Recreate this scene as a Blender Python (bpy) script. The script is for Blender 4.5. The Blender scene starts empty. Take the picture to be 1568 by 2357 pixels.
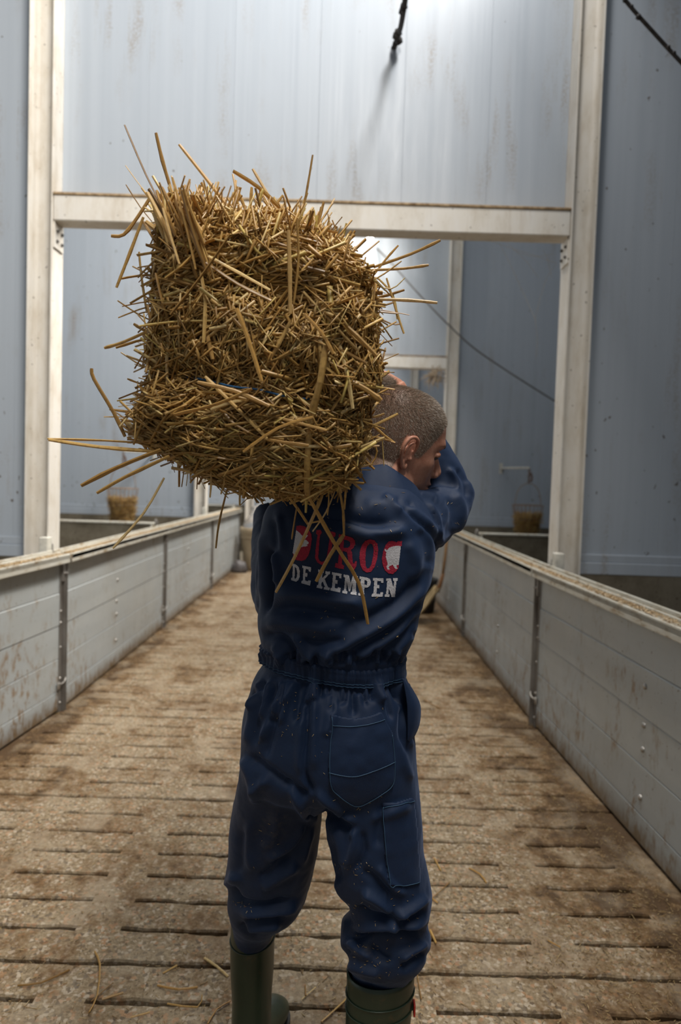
import bpy, bmesh, math, random
import numpy as np
from mathutils import Vector, Matrix, Quaternion
from mathutils.bvhtree import BVHTree

random.seed(7)
rng = np.random.default_rng(7)
SC = bpy.context.scene
COL = SC.collection
R = math.radians

# ------------------------------------------------------------------ camera
FPX = 24.0 / 36.0 * 2357.0
CAM_H = 1.45
cam_data = bpy.data.cameras.new('camera')
cam_data.sensor_fit = 'VERTICAL'
cam_data.sensor_height = 36.0
cam_data.sensor_width = 36.0
cam_data.lens = 24.0
cam_data.clip_start = 0.05
cam_data.dof.use_dof = True
cam_data.dof.focus_distance = 1.32
cam_data.dof.aperture_fstop = 3.2
cam = bpy.data.objects.new('camera', cam_data)
COL.objects.link(cam)
CAM_ROT = Matrix.Rotation(R(90 - 2.5), 3, 'X') @ Matrix.Rotation(0.031, 3, 'Z')
cam.matrix_world = Matrix.Translation((0, 0, CAM_H)) @ CAM_ROT.to_4x4()
SC.camera = cam

def at(u, v, Y):
    """world point at distance Y along the passage for a place measured in the photograph"""
    d = CAM_ROT @ Vector(((u - 784.0) / FPX, -(v - 1178.5) / FPX, -1.0))
    k = Y / d.y
    return Vector((d.x * k, Y, CAM_H + d.z * k))

# ------------------------------------------------------------------ view, sky, lights
SC.view_settings.view_transform = 'Standard'
SC.view_settings.look = 'None'
SC.view_settings.gamma = 1.0
SC.view_settings.use_curve_mapping = False
SC.view_settings.exposure = 0.0

world = bpy.data.worlds.new('overcast_daylight')
SC.world = world
world.use_nodes = True
wb = world.node_tree.nodes['Background']
wb.inputs['Color'].default_value = (0.90, 0.95, 1.0, 1)
wb.inputs['Strength'].default_value = 0.17

def area(name, loc, target, sx, sy, power, color):
    l = bpy.data.lights.new(name, 'AREA')
    l.shape = 'RECTANGLE'; l.size = sx; l.size_y = sy
    l.energy = power; l.color = color
    o = bpy.data.objects.new(name, l); COL.objects.link(o)
    o.location = loc
    o.rotation_euler = (Vector(target) - Vector(loc)).to_track_quat('-Z', 'Y').to_euler()
    return o
# daylight let in along the right of the ridge, one bay after the other
for yc, ly, pw in ((-0.1, 3.4, 520), (6.0, 2.6, 430), (10.9, 2.6, 480), (15.6, 2.6, 360)):
    area('ridge_daylight', (0.62, yc, 5.6), (-1.38, yc - 0.12, 4.75), ly, 1.1, pw, (1.0, 0.95, 0.88))

area('ridge_daylight', (0.74, 3.1, 5.75), (-1.0, 3.5, 4.2), 0.55, 0.35, 92, (1.0, 0.97, 0.93))

# ------------------------------------------------------------------ helpers
def tag(o, label=None, cat=None, group=None, kind=None):
    if label: o['label'] = label
    if cat: o['category'] = cat
    if group: o['group'] = group
    if kind: o['kind'] = kind
    return o

def empty(name, loc=(0, 0, 0), parent=None):
    o = bpy.data.objects.new(name, None)
    o.empty_display_size = 0.05
    COL.objects.link(o)
    o.location = loc
    if parent: o.parent = parent
    return o

def link(name, me, mat=None, parent=None, loc=None):
    """link a mesh given in world coordinates; a child keeps its place under its parent"""
    o = bpy.data.objects.new(name, me)
    COL.objects.link(o)
    if mat is not None and len(me.materials) == 0:
        me.materials.append(mat)
    if loc is not None: o.location = loc
    if parent:
        o.parent = parent
    return o

def smooth(me, on=True):
    me.polygons.foreach_set('use_smooth', [on] * len(me.polygons))
    me.update()

class MB:
    def __init__(s):
        s.v = []; s.f = []
    def add(s, vs, fs):
        b = len(s.v)
        s.v.extend([tuple(p) for p in vs]); s.f.extend([tuple(i + b for i in f) for f in fs])
        return s
    def box(s, x0, x1, y0, y1, z0, z1):
        return s.add([(x0, y0, z0), (x1, y0, z0), (x1, y1, z0), (x0, y1, z0), (x0, y0, z1), (x1, y0, z1), (x1, y1, z1), (x0, y1, z1)],
                     [(0, 3, 2, 1), (4, 5, 6, 7), (0, 1, 5, 4), (1, 2, 6, 5), (2, 3, 7, 6), (3, 0, 4, 7)])
    def cbox(s, x0, x1, y0, y1, z0, z1, c=0.003):
        """box with chamfered edges"""
        bm = bmesh.new()
        bmesh.ops.create_cube(bm, size=1.0)
        for v in bm.verts:
            v.co = Vector(((x0 + x1) / 2 + v.co.x * (x1 - x0), (y0 + y1) / 2 + v.co.y * (y1 - y0), (z0 + z1) / 2 + v.co.z * (z1 - z0)))
        bmesh.ops.bevel(bm, geom=list(bm.edges), offset=c, segments=1, affect='EDGES', profile=0.5)
        bm.verts.index_update()
        s.add([v.co[:] for v in bm.verts], [[v.index for v in f.verts] for f in bm.faces])
        bm.free()
        return s
    def tube(s, path, rad, n=8, cap=True, flat=1.0, twist=None):
        """tube along path; rad is one radius or a list"""
        P = [Vector(p) for p in path]
        m = len(P)
        rr = rad if isinstance(rad, (list, tuple)) else [rad] * m
        ref = None
        b = len(s.v)
        for i in range(m):
            t = (P[min(i + 1, m - 1)] - P[max(i - 1, 0)]).normalized()
            if ref is None:
                ref = t.orthogonal().normalized()
                if twist is not None:
                    ref = Quaternion(t, twist) @ ref
            ref = (ref - t * ref.dot(t))
            if ref.length < 1e-6: ref = t.orthogonal()
            ref.normalize()
            q = t.cross(ref)
            for k in range(n):
                a = 2 * math.pi * k / n
                s.v.append(tuple(P[i] + (ref * math.cos(a) + q * (math.sin(a) * flat)) * rr[i]))
        for i in range(m - 1):
            for k in range(n):
                a0 = b + i * n + k; a1 = b + i * n + (k + 1) % n
                s.f.append((a0, a1, a1 + n, a0 + n))
        if cap:
            s.f.append(tuple(b + k for k in reversed(range(n))))
            s.f.append(tuple(b + (m - 1) * n + k for k in range(n)))
        return s
    def lathe(s, prof, c=(0, 0, 0), n=24, cap=True, sx=1.0, sy=1.0):
        """revolve (r, z) profile about a vertical axis through c"""
        b = len(s.v)
        for r, z in prof:
            for k in range(n):
                a = 2 * math.pi * k / n
                s.v.append((c[0] + r * math.cos(a) * sx, c[1] + r * math.sin(a) * sy, c[2] + z))
        for i in range(len(prof) - 1):
            for k in range(n):
                a0 = b + i * n + k; a1 = b + i * n + (k + 1) % n
                s.f.append((a0, a1, a1 + n, a0 + n))
        if cap:
            s.f.append(tuple(b + k for k in reversed(range(n))))
            s.f.append(tuple(b + (len(prof) - 1) * n + k for k in range(n)))
        return s
    def dome(s, c, nrm, r, h, n=8):
        """bolt head: a low dome on a surface"""
        nrm = Vector(nrm).normalized(); u = nrm.orthogonal().normalized(); w = nrm.cross(u); c = Vector(c)
        b = len(s.v)
        for rr, hh in ((1.0, -0.2), (0.92, 0.45), (0.55, 0.85)):
            for k in range(n):
                a = 2 * math.pi * k / n
                s.v.append(tuple(c + (u * math.cos(a) + w * math.sin(a)) * r * rr + nrm * h * hh))
        s.v.append(tuple(c + nrm * h))
        for i in range(2):
            for k in range(n):
                a0 = b + i * n + k; a1 = b + i * n + (k + 1) % n
                s.f.append((a0, a1, a1 + n, a0 + n))
        for k in range(n):
            s.f.append((b + 2 * n + k, b + 2 * n + (k + 1) % n, b + 3 * n))
        return s
    def mesh(s, name, mat=None, sm=False):
        me = bpy.data.meshes.new(name)
        me.from_pydata(s.v, [], s.f)
        if mat is not None: me.materials.append(mat)
        if sm: smooth(me)
        me.update()
        return me
    def build(s, name, mat, parent=None, sm=False, loc=None):
        return link(name, s.mesh(name, mat, sm), None, parent, loc)

def copy_tree(o, parent=None):
    c = o.copy(); COL.objects.link(c)
    if parent: c.parent = parent
    for ch in o.children:
        copy_tree(ch, c)
    return c

# ------------------------------------------------------------------ materials
class NT:
    def __init__(s, name):
        s.m = bpy.data.materials.new(name); s.m.use_nodes = True
        s.t = s.m.node_tree; s.n = s.t.nodes; s.l = s.t.links
        s.b = s.n['Principled BSDF']
    def node(s, kind, **kw):
        n = s.n.new(kind)
        for k, v in kw.items():
            if k in n.inputs.keys() if isinstance(k, str) else False: n.inputs[k].default_value = v
            else: setattr(n, k, v)
        return n
    def out(s, a, b): s.l.new(a, b)
    def coord(s, which='Object', scale=(1, 1, 1), rot=(0, 0, 0)):
        if which == 'World':
            g = s.n.new('ShaderNodeNewGeometry'); o = g.outputs['Position']
        else:
            o = s.n.new('ShaderNodeTexCoord').outputs[which]
        mp = s.n.new('ShaderNodeMapping')
        mp.inputs['Scale'].default_value = scale; mp.inputs['Rotation'].default_value = rot
        s.out(o, mp.inputs['Vector'])
        return mp.outputs['Vector']
    def noise(s, vec, scale=5, detail=4, rough=0.55, dist=0.0):
        n = s.n.new('ShaderNodeTexNoise')
        n.inputs['Scale'].default_value = scale; n.inputs['Detail'].default_value = detail
        n.inputs['Roughness'].default_value = rough; n.inputs['Distortion'].default_value = dist
        s.out(vec, n.inputs['Vector'])
        return n.outputs['Fac']
    def ramp(s, fac, stops, interp='LINEAR'):
        n = s.n.new('ShaderNodeValToRGB'); cr = n.color_ramp; cr.interpolation = interp
        while len(cr.elements) < len(stops): cr.elements.new(0.5)
        for e, (p, c) in zip(cr.elements, stops):
            e.position = p; e.color = c if len(c) == 4 else (*c, 1)
        s.out(fac, n.inputs['Fac'])
        return n.outputs['Color']
    def val(s, fac, lo, hi):
        """0..1 between lo and hi"""
        n = s.n.new('ShaderNodeMapRange'); n.clamp = True
        n.inputs['From Min'].default_value = lo; n.inputs['From Max'].default_value = hi
        s.out(fac, n.inputs['Value'])
        return n.outputs['Result']
    def math(s, op, a, b=None, clamp=False):
        n = s.n.new('ShaderNodeMath'); n.operation = op; n.use_clamp = clamp
        for i, x in enumerate((a, b)):
            if x is None: continue
            if isinstance(x, (int, float)): n.inputs[i].default_value = x
            else: s.out(x, n.inputs[i])
        return n.outputs[0]
    def mix(s, fac, a, b, blend='MIX'):
        n = s.n.new('ShaderNodeMix'); n.data_type = 'RGBA'; n.blend_type = blend
        for key, x in ((0, fac), (6, a), (7, b)):
            if isinstance(x, (int, float)): n.inputs[key].default_value = x
            elif isinstance(x, tuple): n.inputs[key].default_value = x if len(x) == 4 else (*x, 1)
            else: s.out(x, n.inputs[key])
        return n.outputs[2]
    def bump(s, h, strength=0.3, dist=0.01):
        n = s.n.new('ShaderNodeBump')
        n.inputs['Strength'].default_value = strength; n.inputs['Distance'].default_value = dist
        s.out(h, n.inputs['Height']); s.out(n.outputs['Normal'], s.b.inputs['Normal'])
        return n
    def sep(s, vec):
        n = s.n.new('ShaderNodeSeparateXYZ'); s.out(vec, n.inputs[0]); return n.outputs
    def fin(s, color=None, rough=0.6, metal=0.0, spec=0.5):
        if color is not None:
            if isinstance(color, tuple): s.b.inputs['Base Color'].default_value = color if len(color) == 4 else (*color, 1)
            else: s.out(color, s.b.inputs['Base Color'])
        if isinstance(rough, (int, float)): s.b.inputs['Roughness'].default_value = rough
        else: s.out(rough, s.b.inputs['Roughness'])
        s.b.inputs['Metallic'].default_value = metal
        s.b.inputs['Specular IOR Level'].default_value = spec
        return s.m

M = {}
def m_panel():
    t = NT('wall_panel_coating')
    w = t.coord('World')
    streak = t.noise(t.coord('World', (5.0, 5.0, 0.55)), 1.6, 6, 0.65)
    blot = t.noise(t.coord('World', (1.5, 1.5, 1.0)), 1.3, 3)
    f = t.math('MULTIPLY', t.val(streak, 0.50, 0.68), t.val(blot, 0.46, 0.62))
    fine = t.noise(w, 70, 3)
    f = t.math('MULTIPLY', f, t.val(fine, 0.36, 0.60))
    tone = t.noise(t.coord('World', (9, 9, 0.12)), 2.0, 2)
    base = t.ramp(tone, [(0.3, (0.40, 0.445, 0.50)), (0.7, (0.435, 0.48, 0.535))])
    c = t.mix(t.math('MULTIPLY', f, 0.75), base, (0.25, 0.185, 0.12))
    sp = t.noise(t.coord('World', (1, 1, 0.7)), 26, 2, 0.5)
    z = t.sep(w)[2]
    low = t.val(z, 2.6, 0.9)
    thr = t.math('ADD', t.math('MULTIPLY', low, -0.055), 0.745)
    spk = t.math('MULTIPLY', t.math('SUBTRACT', sp, thr), 40, clamp=True)
    c = t.mix(t.math('MULTIPLY', spk, 0.8), c, (0.10, 0.07, 0.045))
    t.bump(t.noise(t.coord('World', (14, 14, 0.2)), 3, 2), 0.06, 0.01)
    return t.fin(c, t.ramp(streak, [(0.35, (0.33,) * 3), (0.7, (0.55,) * 3)]), 0, 0.45)
M['panel'] = m_panel()

def m_cream():
    t = NT('cream_painted_steel')
    n = t.noise(t.coord('World', (2, 2, 0.8)), 5, 5, 0.65)
    c = t.ramp(n, [(0.3, (0.62, 0.56, 0.47)), (0.52, (0.74, 0.70, 0.63)), (0.75, (0.77, 0.745, 0.70))])
    sp = t.noise(t.coord('World'), 38, 2)
    c = t.mix(t.math('MULTIPLY', t.val(sp, 0.70, 0.735), 0.85), c, (0.09, 0.06, 0.035))
    run = t.noise(t.coord('World', (10, 10, 0.7)), 2.5, 4)
    c = t.mix(t.math('MULTIPLY', t.val(run, 0.58, 0.78), 0.3), c, (0.40, 0.30, 0.20))
    return t.fin(c, 0.55, 0, 0.35)
M['cream'] = m_cream()

def m_dust():
    t = NT('brown_dust_ledge')
    n = t.noise(t.coord('World'), 30, 4)
    return t.fin(t.ramp(n, [(0.3, (0.20, 0.13, 0.07)), (0.65, (0.50, 0.37, 0.23))]), 0.95, 0, 0.1)
M['dust'] = m_dust()

def m_concrete():
    t = NT('stained_concrete_plinth')
    n = t.noise(t.coord('World'), 3.0, 6, 0.65)
    g = t.noise(t.coord('World'), 60, 3)
    c = t.ramp(n, [(0.28, (0.085, 0.07, 0.048)), (0.5, (0.17, 0.145, 0.105)), (0.75, (0.26, 0.23, 0.175))])
    c = t.mix(t.val(g, 0.62, 0.72), c, (0.07, 0.052, 0.032))
    t.bump(g, 0.25, 0.006)
    return t.fin(c, 0.9, 0, 0.25)
M['concrete'] = m_concrete()

def m_slab():
    t = NT('slatted_concrete')
    w = t.coord('World')
    agg = t.noise(w, 75, 4, 0.75)
    agg2 = t.n.new('ShaderNodeTexVoronoi'); agg2.inputs['Scale'].default_value = 95; t.out(w, agg2.inputs['Vector'])
    sepc = t.n.new('ShaderNodeSeparateColor'); t.out(agg2.outputs['Color'], sepc.inputs[0])
    base = t.ramp(agg, [(0.25, (0.095, 0.068, 0.040)), (0.5, (0.265, 0.20, 0.122)), (0.72, (0.44, 0.35, 0.235))])
    base = t.mix(t.math('MULTIPLY', t.val(sepc.outputs[0], 0.80, 0.86), 0.6), base, (0.54, 0.46, 0.36))
    base = t.mix(t.math('MULTIPLY', t.val(sepc.outputs[1], 0.86, 0.9), 0.7), base, (0.10, 0.075, 0.055))
    base = t.mix(t.math('MULTIPLY', t.val(sepc.outputs[2], 0.90, 0.93), 0.55), base, (0.42, 0.22, 0.11))
    d1 = t.noise(t.coord('World', (1, 0.8, 1)), 3.3, 6, 0.68)
    d2 = t.noise(w, 17, 5, 0.7)
    dirt = t.math('ADD', t.math('MULTIPLY', d1, 0.62), t.math('MULTIPLY', d2, 0.38))
    x = t.sep(w)[0]
    edge = t.math('MAXIMUM', t.val(x, 0.72, 1.2), t.val(x, -1.42, -1.66))
    dirt = t.math('ADD', dirt, t.math('MULTIPLY', edge, 0.14))
    k = t.val(dirt, 0.475, 0.575)
    c = t.mix(t.math('MULTIPLY', k, 0.80), base, (0.150, 0.080, 0.028))
    k2 = t.val(dirt, 0.565, 0.63)
    c = t.mix(t.math('MULTIPLY', k2, 0.75), c, (0.055, 0.030, 0.013))
    ash = t.val(t.noise(t.coord('World', (1.3, .9, 1)), 4.1, 4), 0.50, 0.64)
    c = t.mix(t.math('MULTIPLY', ash, 0.42), c, (0.40, 0.33, 0.235))
    h = t.math('ADD', t.math('MULTIPLY', agg, 0.6), t.math('MULTIPLY', d2, 0.8))
    t.bump(h, 0.7, 0.006)
    return t.fin(c, t.ramp(d1, [(0.4, (0.9,) * 3), (0.65, (0.62,) * 3)]), 0, 0.3)
M['slab'] = m_slab()

def m_pvc():
    t = NT('grey_plastic_board')
    w = t.coord('World')
    tone = t.noise(t.coord('World', (1, 0.6, 6)), 1.5, 3)
    base = t.ramp(tone, [(0.3, (0.37, 0.40, 0.41)), (0.7, (0.43, 0.46, 0.465))])
    sm1 = t.noise(t.coord('World', (1.5, 1.5, 0.8)), 2.6, 5, 0.65)
    sm2 = t.noise(t.coord('World', (1, 1, 0.5)), 24, 4, 0.7)
    z = t.sep(w)[2]
    low = t.val(z, 0.8, 0.05)
    k = t.math('MULTIPLY', t.val(t.math('ADD', sm1, t.math('MULTIPLY', low, 0.12)), 0.52, 0.68), t.val(sm2, 0.50, 0.64))
    c = t.mix(t.math('MULTIPLY', k, 0.85), base, (0.23, 0.14, 0.065))
    foot = t.math('MULTIPLY', t.val(t.math('ADD', z, t.math('MULTIPLY', sm2, -0.16)), 0.03, -0.06), 0.9)
    c = t.mix(foot, c, (0.14, 0.085, 0.035))
    sp = t.noise(w, 44, 2)
    c = t.mix(t.math('MULTIPLY', t.val(sp, 0.705, 0.73), 0.8), c, (0.13, 0.075, 0.035))
    film = t.val(t.noise(w, 1.1, 3), 0.45, 0.7)
    c = t.mix(t.math('MULTIPLY', film, 0.22), c, (0.33, 0.28, 0.19))
    t.bump(t.noise(t.coord('World', (40, 1.2, 40)), 3, 2), 0.05, 0.004)
    return t.fin(c, t.ramp(sm1, [(0.35, (0.36,) * 3), (0.65, (0.55,) * 3)]), 0, 0.45)
M['pvc'] = m_pvc()

def m_cap():
    t = NT('dusty_cap_rail')
    w = t.coord('World')
    n = t.noise(t.coord('World', (3, 1, 3)), 9, 5, 0.7)
    c = t.ramp(n, [(0.34, (0.32, 0.24, 0.15)), (0.46, (0.54, 0.51, 0.43)), (0.7, (0.62, 0.61, 0.55))])
    return t.fin(c, 0.6, 0, 0.35)
M['cap'] = m_cap()

def m_steel():
    t = NT('galvanised_steel')
    n = t.noise(t.coord('World', (1, 1, 0.4)), 14, 4)
    c = t.ramp(n, [(0.3, (0.17, 0.15, 0.13)), (0.7, (0.30, 0.285, 0.265))])
    return t.fin(c, 0.5, 0.55, 0.4)
M['steel'] = m_steel()

def plain(name, col, rough=0.6, metal=0.0, spec=0.4, var=0.25, scale=18, bump=0.0):
    t = NT(name)
    n = t.noise(t.coord('Object'), scale, 4, 0.6)
    a = tuple(c * (1 - var) for c in col); b = tuple(min(1, c * (1 + var)) for c in col)
    c = t.ramp(n, [(0.3, a), (0.7, b)])
    if bump: t.bump(n, bump, 0.005)
    return t.fin(c, rough, metal, spec)
M['bolt'] = plain('worn_bolt_steel', (0.42, 0.40, 0.37), 0.38, 0.7)
M['dark_bolt'] = plain('dark_bolt_steel', (0.12, 0.11, 0.10), 0.45, 0.4)
M['bracket'] = plain('pale_bracket_paint', (0.62, 0.60, 0.53), 0.5)
M['pit'] = plain('dark_slurry_pit', (0.012, 0.010, 0.007), 0.8)
M['rust'] = plain('rusty_chain', (0.16, 0.075, 0.03), 0.8)
M['wire'] = plain('rusty_basket_wire', (0.36, 0.25, 0.17), 0.6, 0.3)
M['cable'] = plain('dark_dirty_cable', (0.035, 0.03, 0.027), 0.7, var=0.5, scale=60)
M['rope'] = plain('dusty_grey_cord', (0.13, 0.12, 0.11), 0.8)
M['black'] = plain('black_rubber', (0.018, 0.017, 0.016), 0.6)
M['barrel'] = plain('beige_plastic_tub', (0.37, 0.29, 0.19), 0.5, var=0.15, scale=6)
M['wood'] = plain('worn_wooden_handle', (0.25, 0.14, 0.06), 0.6)
M['scoop'] = plain('muddy_yellow_scoop', (0.29, 0.21, 0.10), 0.5, var=0.3)
M['rag'] = plain('dusty_cobweb_clump', (0.48, 0.38, 0.27), 0.95)
M['web'] = plain('dusty_cobweb_thread', (0.42, 0.36, 0.28), 0.9)

def m_bag():
    t = NT('clear_plastic_bag')
    t.b.inputs['Transmission Weight'].default_value = 0.75
    t.b.inputs['IOR'].default_value = 1.15
    n = t.noise(t.coord('Object'), 9, 3); t.bump(n, 0.6, 0.03)
    return t.fin((0.92, 0.93, 0.95), 0.22, 0, 0.6)
M['bag'] = m_bag()

def m_glow(name, col, s):
    t = NT(name)
    t.b.inputs['Emission Color'].default_value = (*col, 1); t.b.inputs['Emission Strength'].default_value = s
    return t.fin((0.8, 0.8, 0.8), 0.4)
M['bulb'] = m_glow('lit_bulb', (1, 0.93, 0.80), 60)

def m_straw(name, tones, trans=0.25, scale=1.0):
    """straw: every stalk its own tone, darker nodes and fibres along it"""
    t = NT(name)
    g = t.n.new('ShaderNodeNewGeometry')
    oi = t.n.new('ShaderNodeObjectInfo')
    r = t.math('FRACT', t.math('ADD', g.outputs['Random Per Island'], oi.outputs['Random']))
    c = t.ramp(r, tones)
    n = t.noise(t.coord('Object'), 130, 3, 0.6)
    c = t.mix(t.math('MULTIPLY', t.val(n, 0.50, 0.72), 0.40), c, (0.17, 0.085, 0.025))
    t.fin(c, 0.38, 0, 0.5)
    tr = t.n.new('ShaderNodeBsdfTranslucent')
    t.out(t.mix(1.0, c, (1.0, 0.80, 0.45), 'MULTIPLY'), tr.inputs['Color'])
    mx = t.n.new('ShaderNodeMixShader'); mx.inputs[0].default_value = trans
    o = t.n['Material Output']
    t.out(t.b.outputs[0], mx.inputs[1]); t.out(tr.outputs[0], mx.inputs[2]); t.out(mx.outputs[0], o.inputs['Surface'])
    return t.m
M['straw'] = m_straw('golden_straw', [(0.0, (0.27, 0.145, 0.038)), (0.2, (0.48, 0.275, 0.075)), (0.42, (0.62, 0.385, 0.115)), (0.60, (0.70, 0.475, 0.165)),
                                      (0.76, (0.54, 0.30, 0.082)), (0.88, (0.80, 0.61, 0.28)), (1.0, (0.66, 0.50, 0.13))])
M['chaff'] = m_straw('chopped_straw_chaff', [(0.0, (0.21, 0.125, 0.05)), (0.4, (0.36, 0.24, 0.10)), (0.8, (0.48, 0.34, 0.155)), (1.0, (0.58, 0.45, 0.25))], 0.1)
M['sawdust'] = m_straw('pale_sawdust', [(0.0, (0.36, 0.24, 0.12)), (0.5, (0.56, 0.41, 0.23)), (1.0, (0.68, 0.54, 0.34))], 0.1)
# ------------------------------------------------------------------ the building
XL, XR = -1.675, 1.222          # corridor faces of the two pen fences
YP = [4.13, 8.91, 13.69]        # the partitions across the house

# floor: dark pit, pens on either side and the slatted slabs of the passage
fl = MB()
fl.box(-8, 8, -2.0, 20, -0.62, -0.6)
floor = fl.build('floor', M['pit'])
tag(floor, 'brown stained concrete slatted floor of the passage', None, None, 'structure')
fp = MB(); fp.box(-8, XL - 0.06, -2, 20, -0.09, -0.004); fp.build('pen_floor', M['concrete'], floor)
fp = MB(); fp.box(XR + 0.06, 8, -2, 20, -0.09, -0.004); fp.build('pen_floor', M['concrete'], floor)

SL_L = 1.0465; SL_P = SL_L / 7; SLOT = 0.025
SX0, SX1 = XL - 0.06, XR + 0.06
slots = [(-1.63 + 0.484 * k, -1.63 + 0.484 * k + 0.345) for k in range(6)]
slots[-1] = (slots[-1][0], 1.10)
def slab_mesh(seed):
    g = np.random.default_rng(seed)
    xs = [SX0, SX1]
    for a, b in slots: xs += [a, b]
    xs += list(np.arange(SX0 + 0.02, SX1 - 0.01, 0.024))
    xs = sorted(xs)
    xs = [x for i, x in enumerate(xs) if i == 0 or x - xs[i - 1] > 0.004]
    def inslot(x0, x1):
        m = (x0 + x1) / 2
        return any(a < m < b for a, b in slots)
    mb = MB(); nx = len(xs)
    def smoothn(n, amp, w=3):
        v = g.normal(0, amp, n + 2 * w)
        k = np.ones(w) / w
        return np.convolve(v, k, 'same')[w:-w]
    rows = []
    for j in range(7):
        for e in (0, 1):
            y0 = j * SL_P + (SLOT / 2 if e == 0 else SL_P - SLOT / 2)
            jit = smoothn(nx, 0.0042)
            zj = smoothn(nx, 0.0016)
            rows.append(([y0 + q for q in jit], zj))
    top = []
    for ys, zj in rows:
        b = len(mb.v)
        for i, x in enumerate(xs): mb.v.append((x, ys[i], float(zj[i])))
        top.append(b)
    def row(ys, zj, inset, dz):
        b = len(mb.v)
        for i, x in enumerate(xs): mb.v.append((x, ys[i] + inset, float(zj[i]) + dz))
        return b
    for j in range(7):
        a, b = top[2 * j], top[2 * j + 1]
        for i in range(nx - 1): mb.f.append((a + i, a + i + 1, b + i + 1, b + i))
    for r, (ys, zj) in enumerate(rows):
        e = r % 2
        s = -1 if e == 0 else 1
        b1 = row(ys, zj, s * 0.004, -0.006); b2 = row(ys, zj, s * -0.004, -0.11)
        t0 = top[r]
        last = (r == 0 or r == 13)
        for i in range(nx - 1):
            if last or inslot(xs[i], xs[i + 1]):
                q = [(t0, b1), (b1, b2)]
                for u, w in q:
                    f = (u + i, u + i + 1, w + i + 1, w + i)
                    mb.f.append(f if e == 1 else f[::-1])
    for j in range(6):
        a, b = top[2 * j + 1], top[2 * j + 2]
        for i in range(nx - 1):
            if not inslot(xs[i], xs[i + 1]): mb.f.append((a + i, a + i + 1, b + i + 1, b + i))
        for sa, sb in slots:          # end faces of each slot
            for xx in (sa, sb):
                i = min(range(nx), key=lambda q: abs(xs[q] - xx))
                p, q = mb.v[a + i], mb.v[b + i]
                mb.add([p, q, (q[0], q[1], -0.11), (p[0], p[1], -0.11)], [(0, 1, 2, 3)])
    return mb.mesh('slab', M['slab'])
slab_ms = [slab_mesh(11), slab_mesh(12), slab_mesh(13)]
for k in range(-2, 14):
    o = link('slab', slab_ms[k % 3], None, floor, (0, 1.972 + SL_L * k, 0.0))

# ---- wall panels across the house
PW = 0.52
def wall(name, label, x0, x1, z0, z1, y, wide=PW):
    """upright insulated panels side by side with recessed joints on one backing sheet"""
    bk = MB(); bk.box(x0, x1, y + 0.018, y + 0.05, z0, z1)
    w = bk.build(name, M['panel'])
    tag(w, label, None, None, 'structure')
    x = x0
    while x < x1 - 0.02:
        xe = min(x + wide, x1)
        p = MB(); p.cbox(x + 0.0003, xe - 0.0003, y, y + 0.0185, z0, z1, 0.0008)
        p.build('panel', M['panel'], w)
        x = xe
    return w

COLW = 0.150; FLW = 0.165
LIN_X, RIN_X = -1.768, 1.318
def i_column(name, label, xin, side, y, h):
    """steel column with flanges facing the passage and the pen, web across"""
    mb = MB()
    a, b = (xin - COLW, xin) if side < 0 else (xin, xin + COLW)
    mb.cbox(a, a + 0.010, y, y + FLW, -0.02, h, 0.002)
    mb.cbox(b - 0.010, b, y, y + FLW, -0.02, h, 0.002)
    mb.box(a + 0.009, b - 0.009, y + FLW / 2 - 0.004, y + FLW / 2 + 0.004, -0.02, h)
    # rounded fillets between web and flanges
    for xa, sx in ((a + 0.010, 1), (b - 0.010, -1)):
        yy = y + FLW / 2 - 0.004
        pr = [(xa, yy - 0.022), (xa + sx * 0.004, yy - 0.010), (xa + sx * 0.010, yy - 0.004), (xa + sx * 0.022, yy)]
        for q in range(3):
            (p0, q0), (p1, q1) = pr[q], pr[q + 1]
            mb.add([(p0, q0, -0.02), (p1, q1, -0.02), (p1, q1, h), (p0, q0, h)], [(0, 1, 2, 3)])
    o = mb.build(name, M['cream'])
    tag(o, label, None, None, 'structure')
    return o

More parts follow.
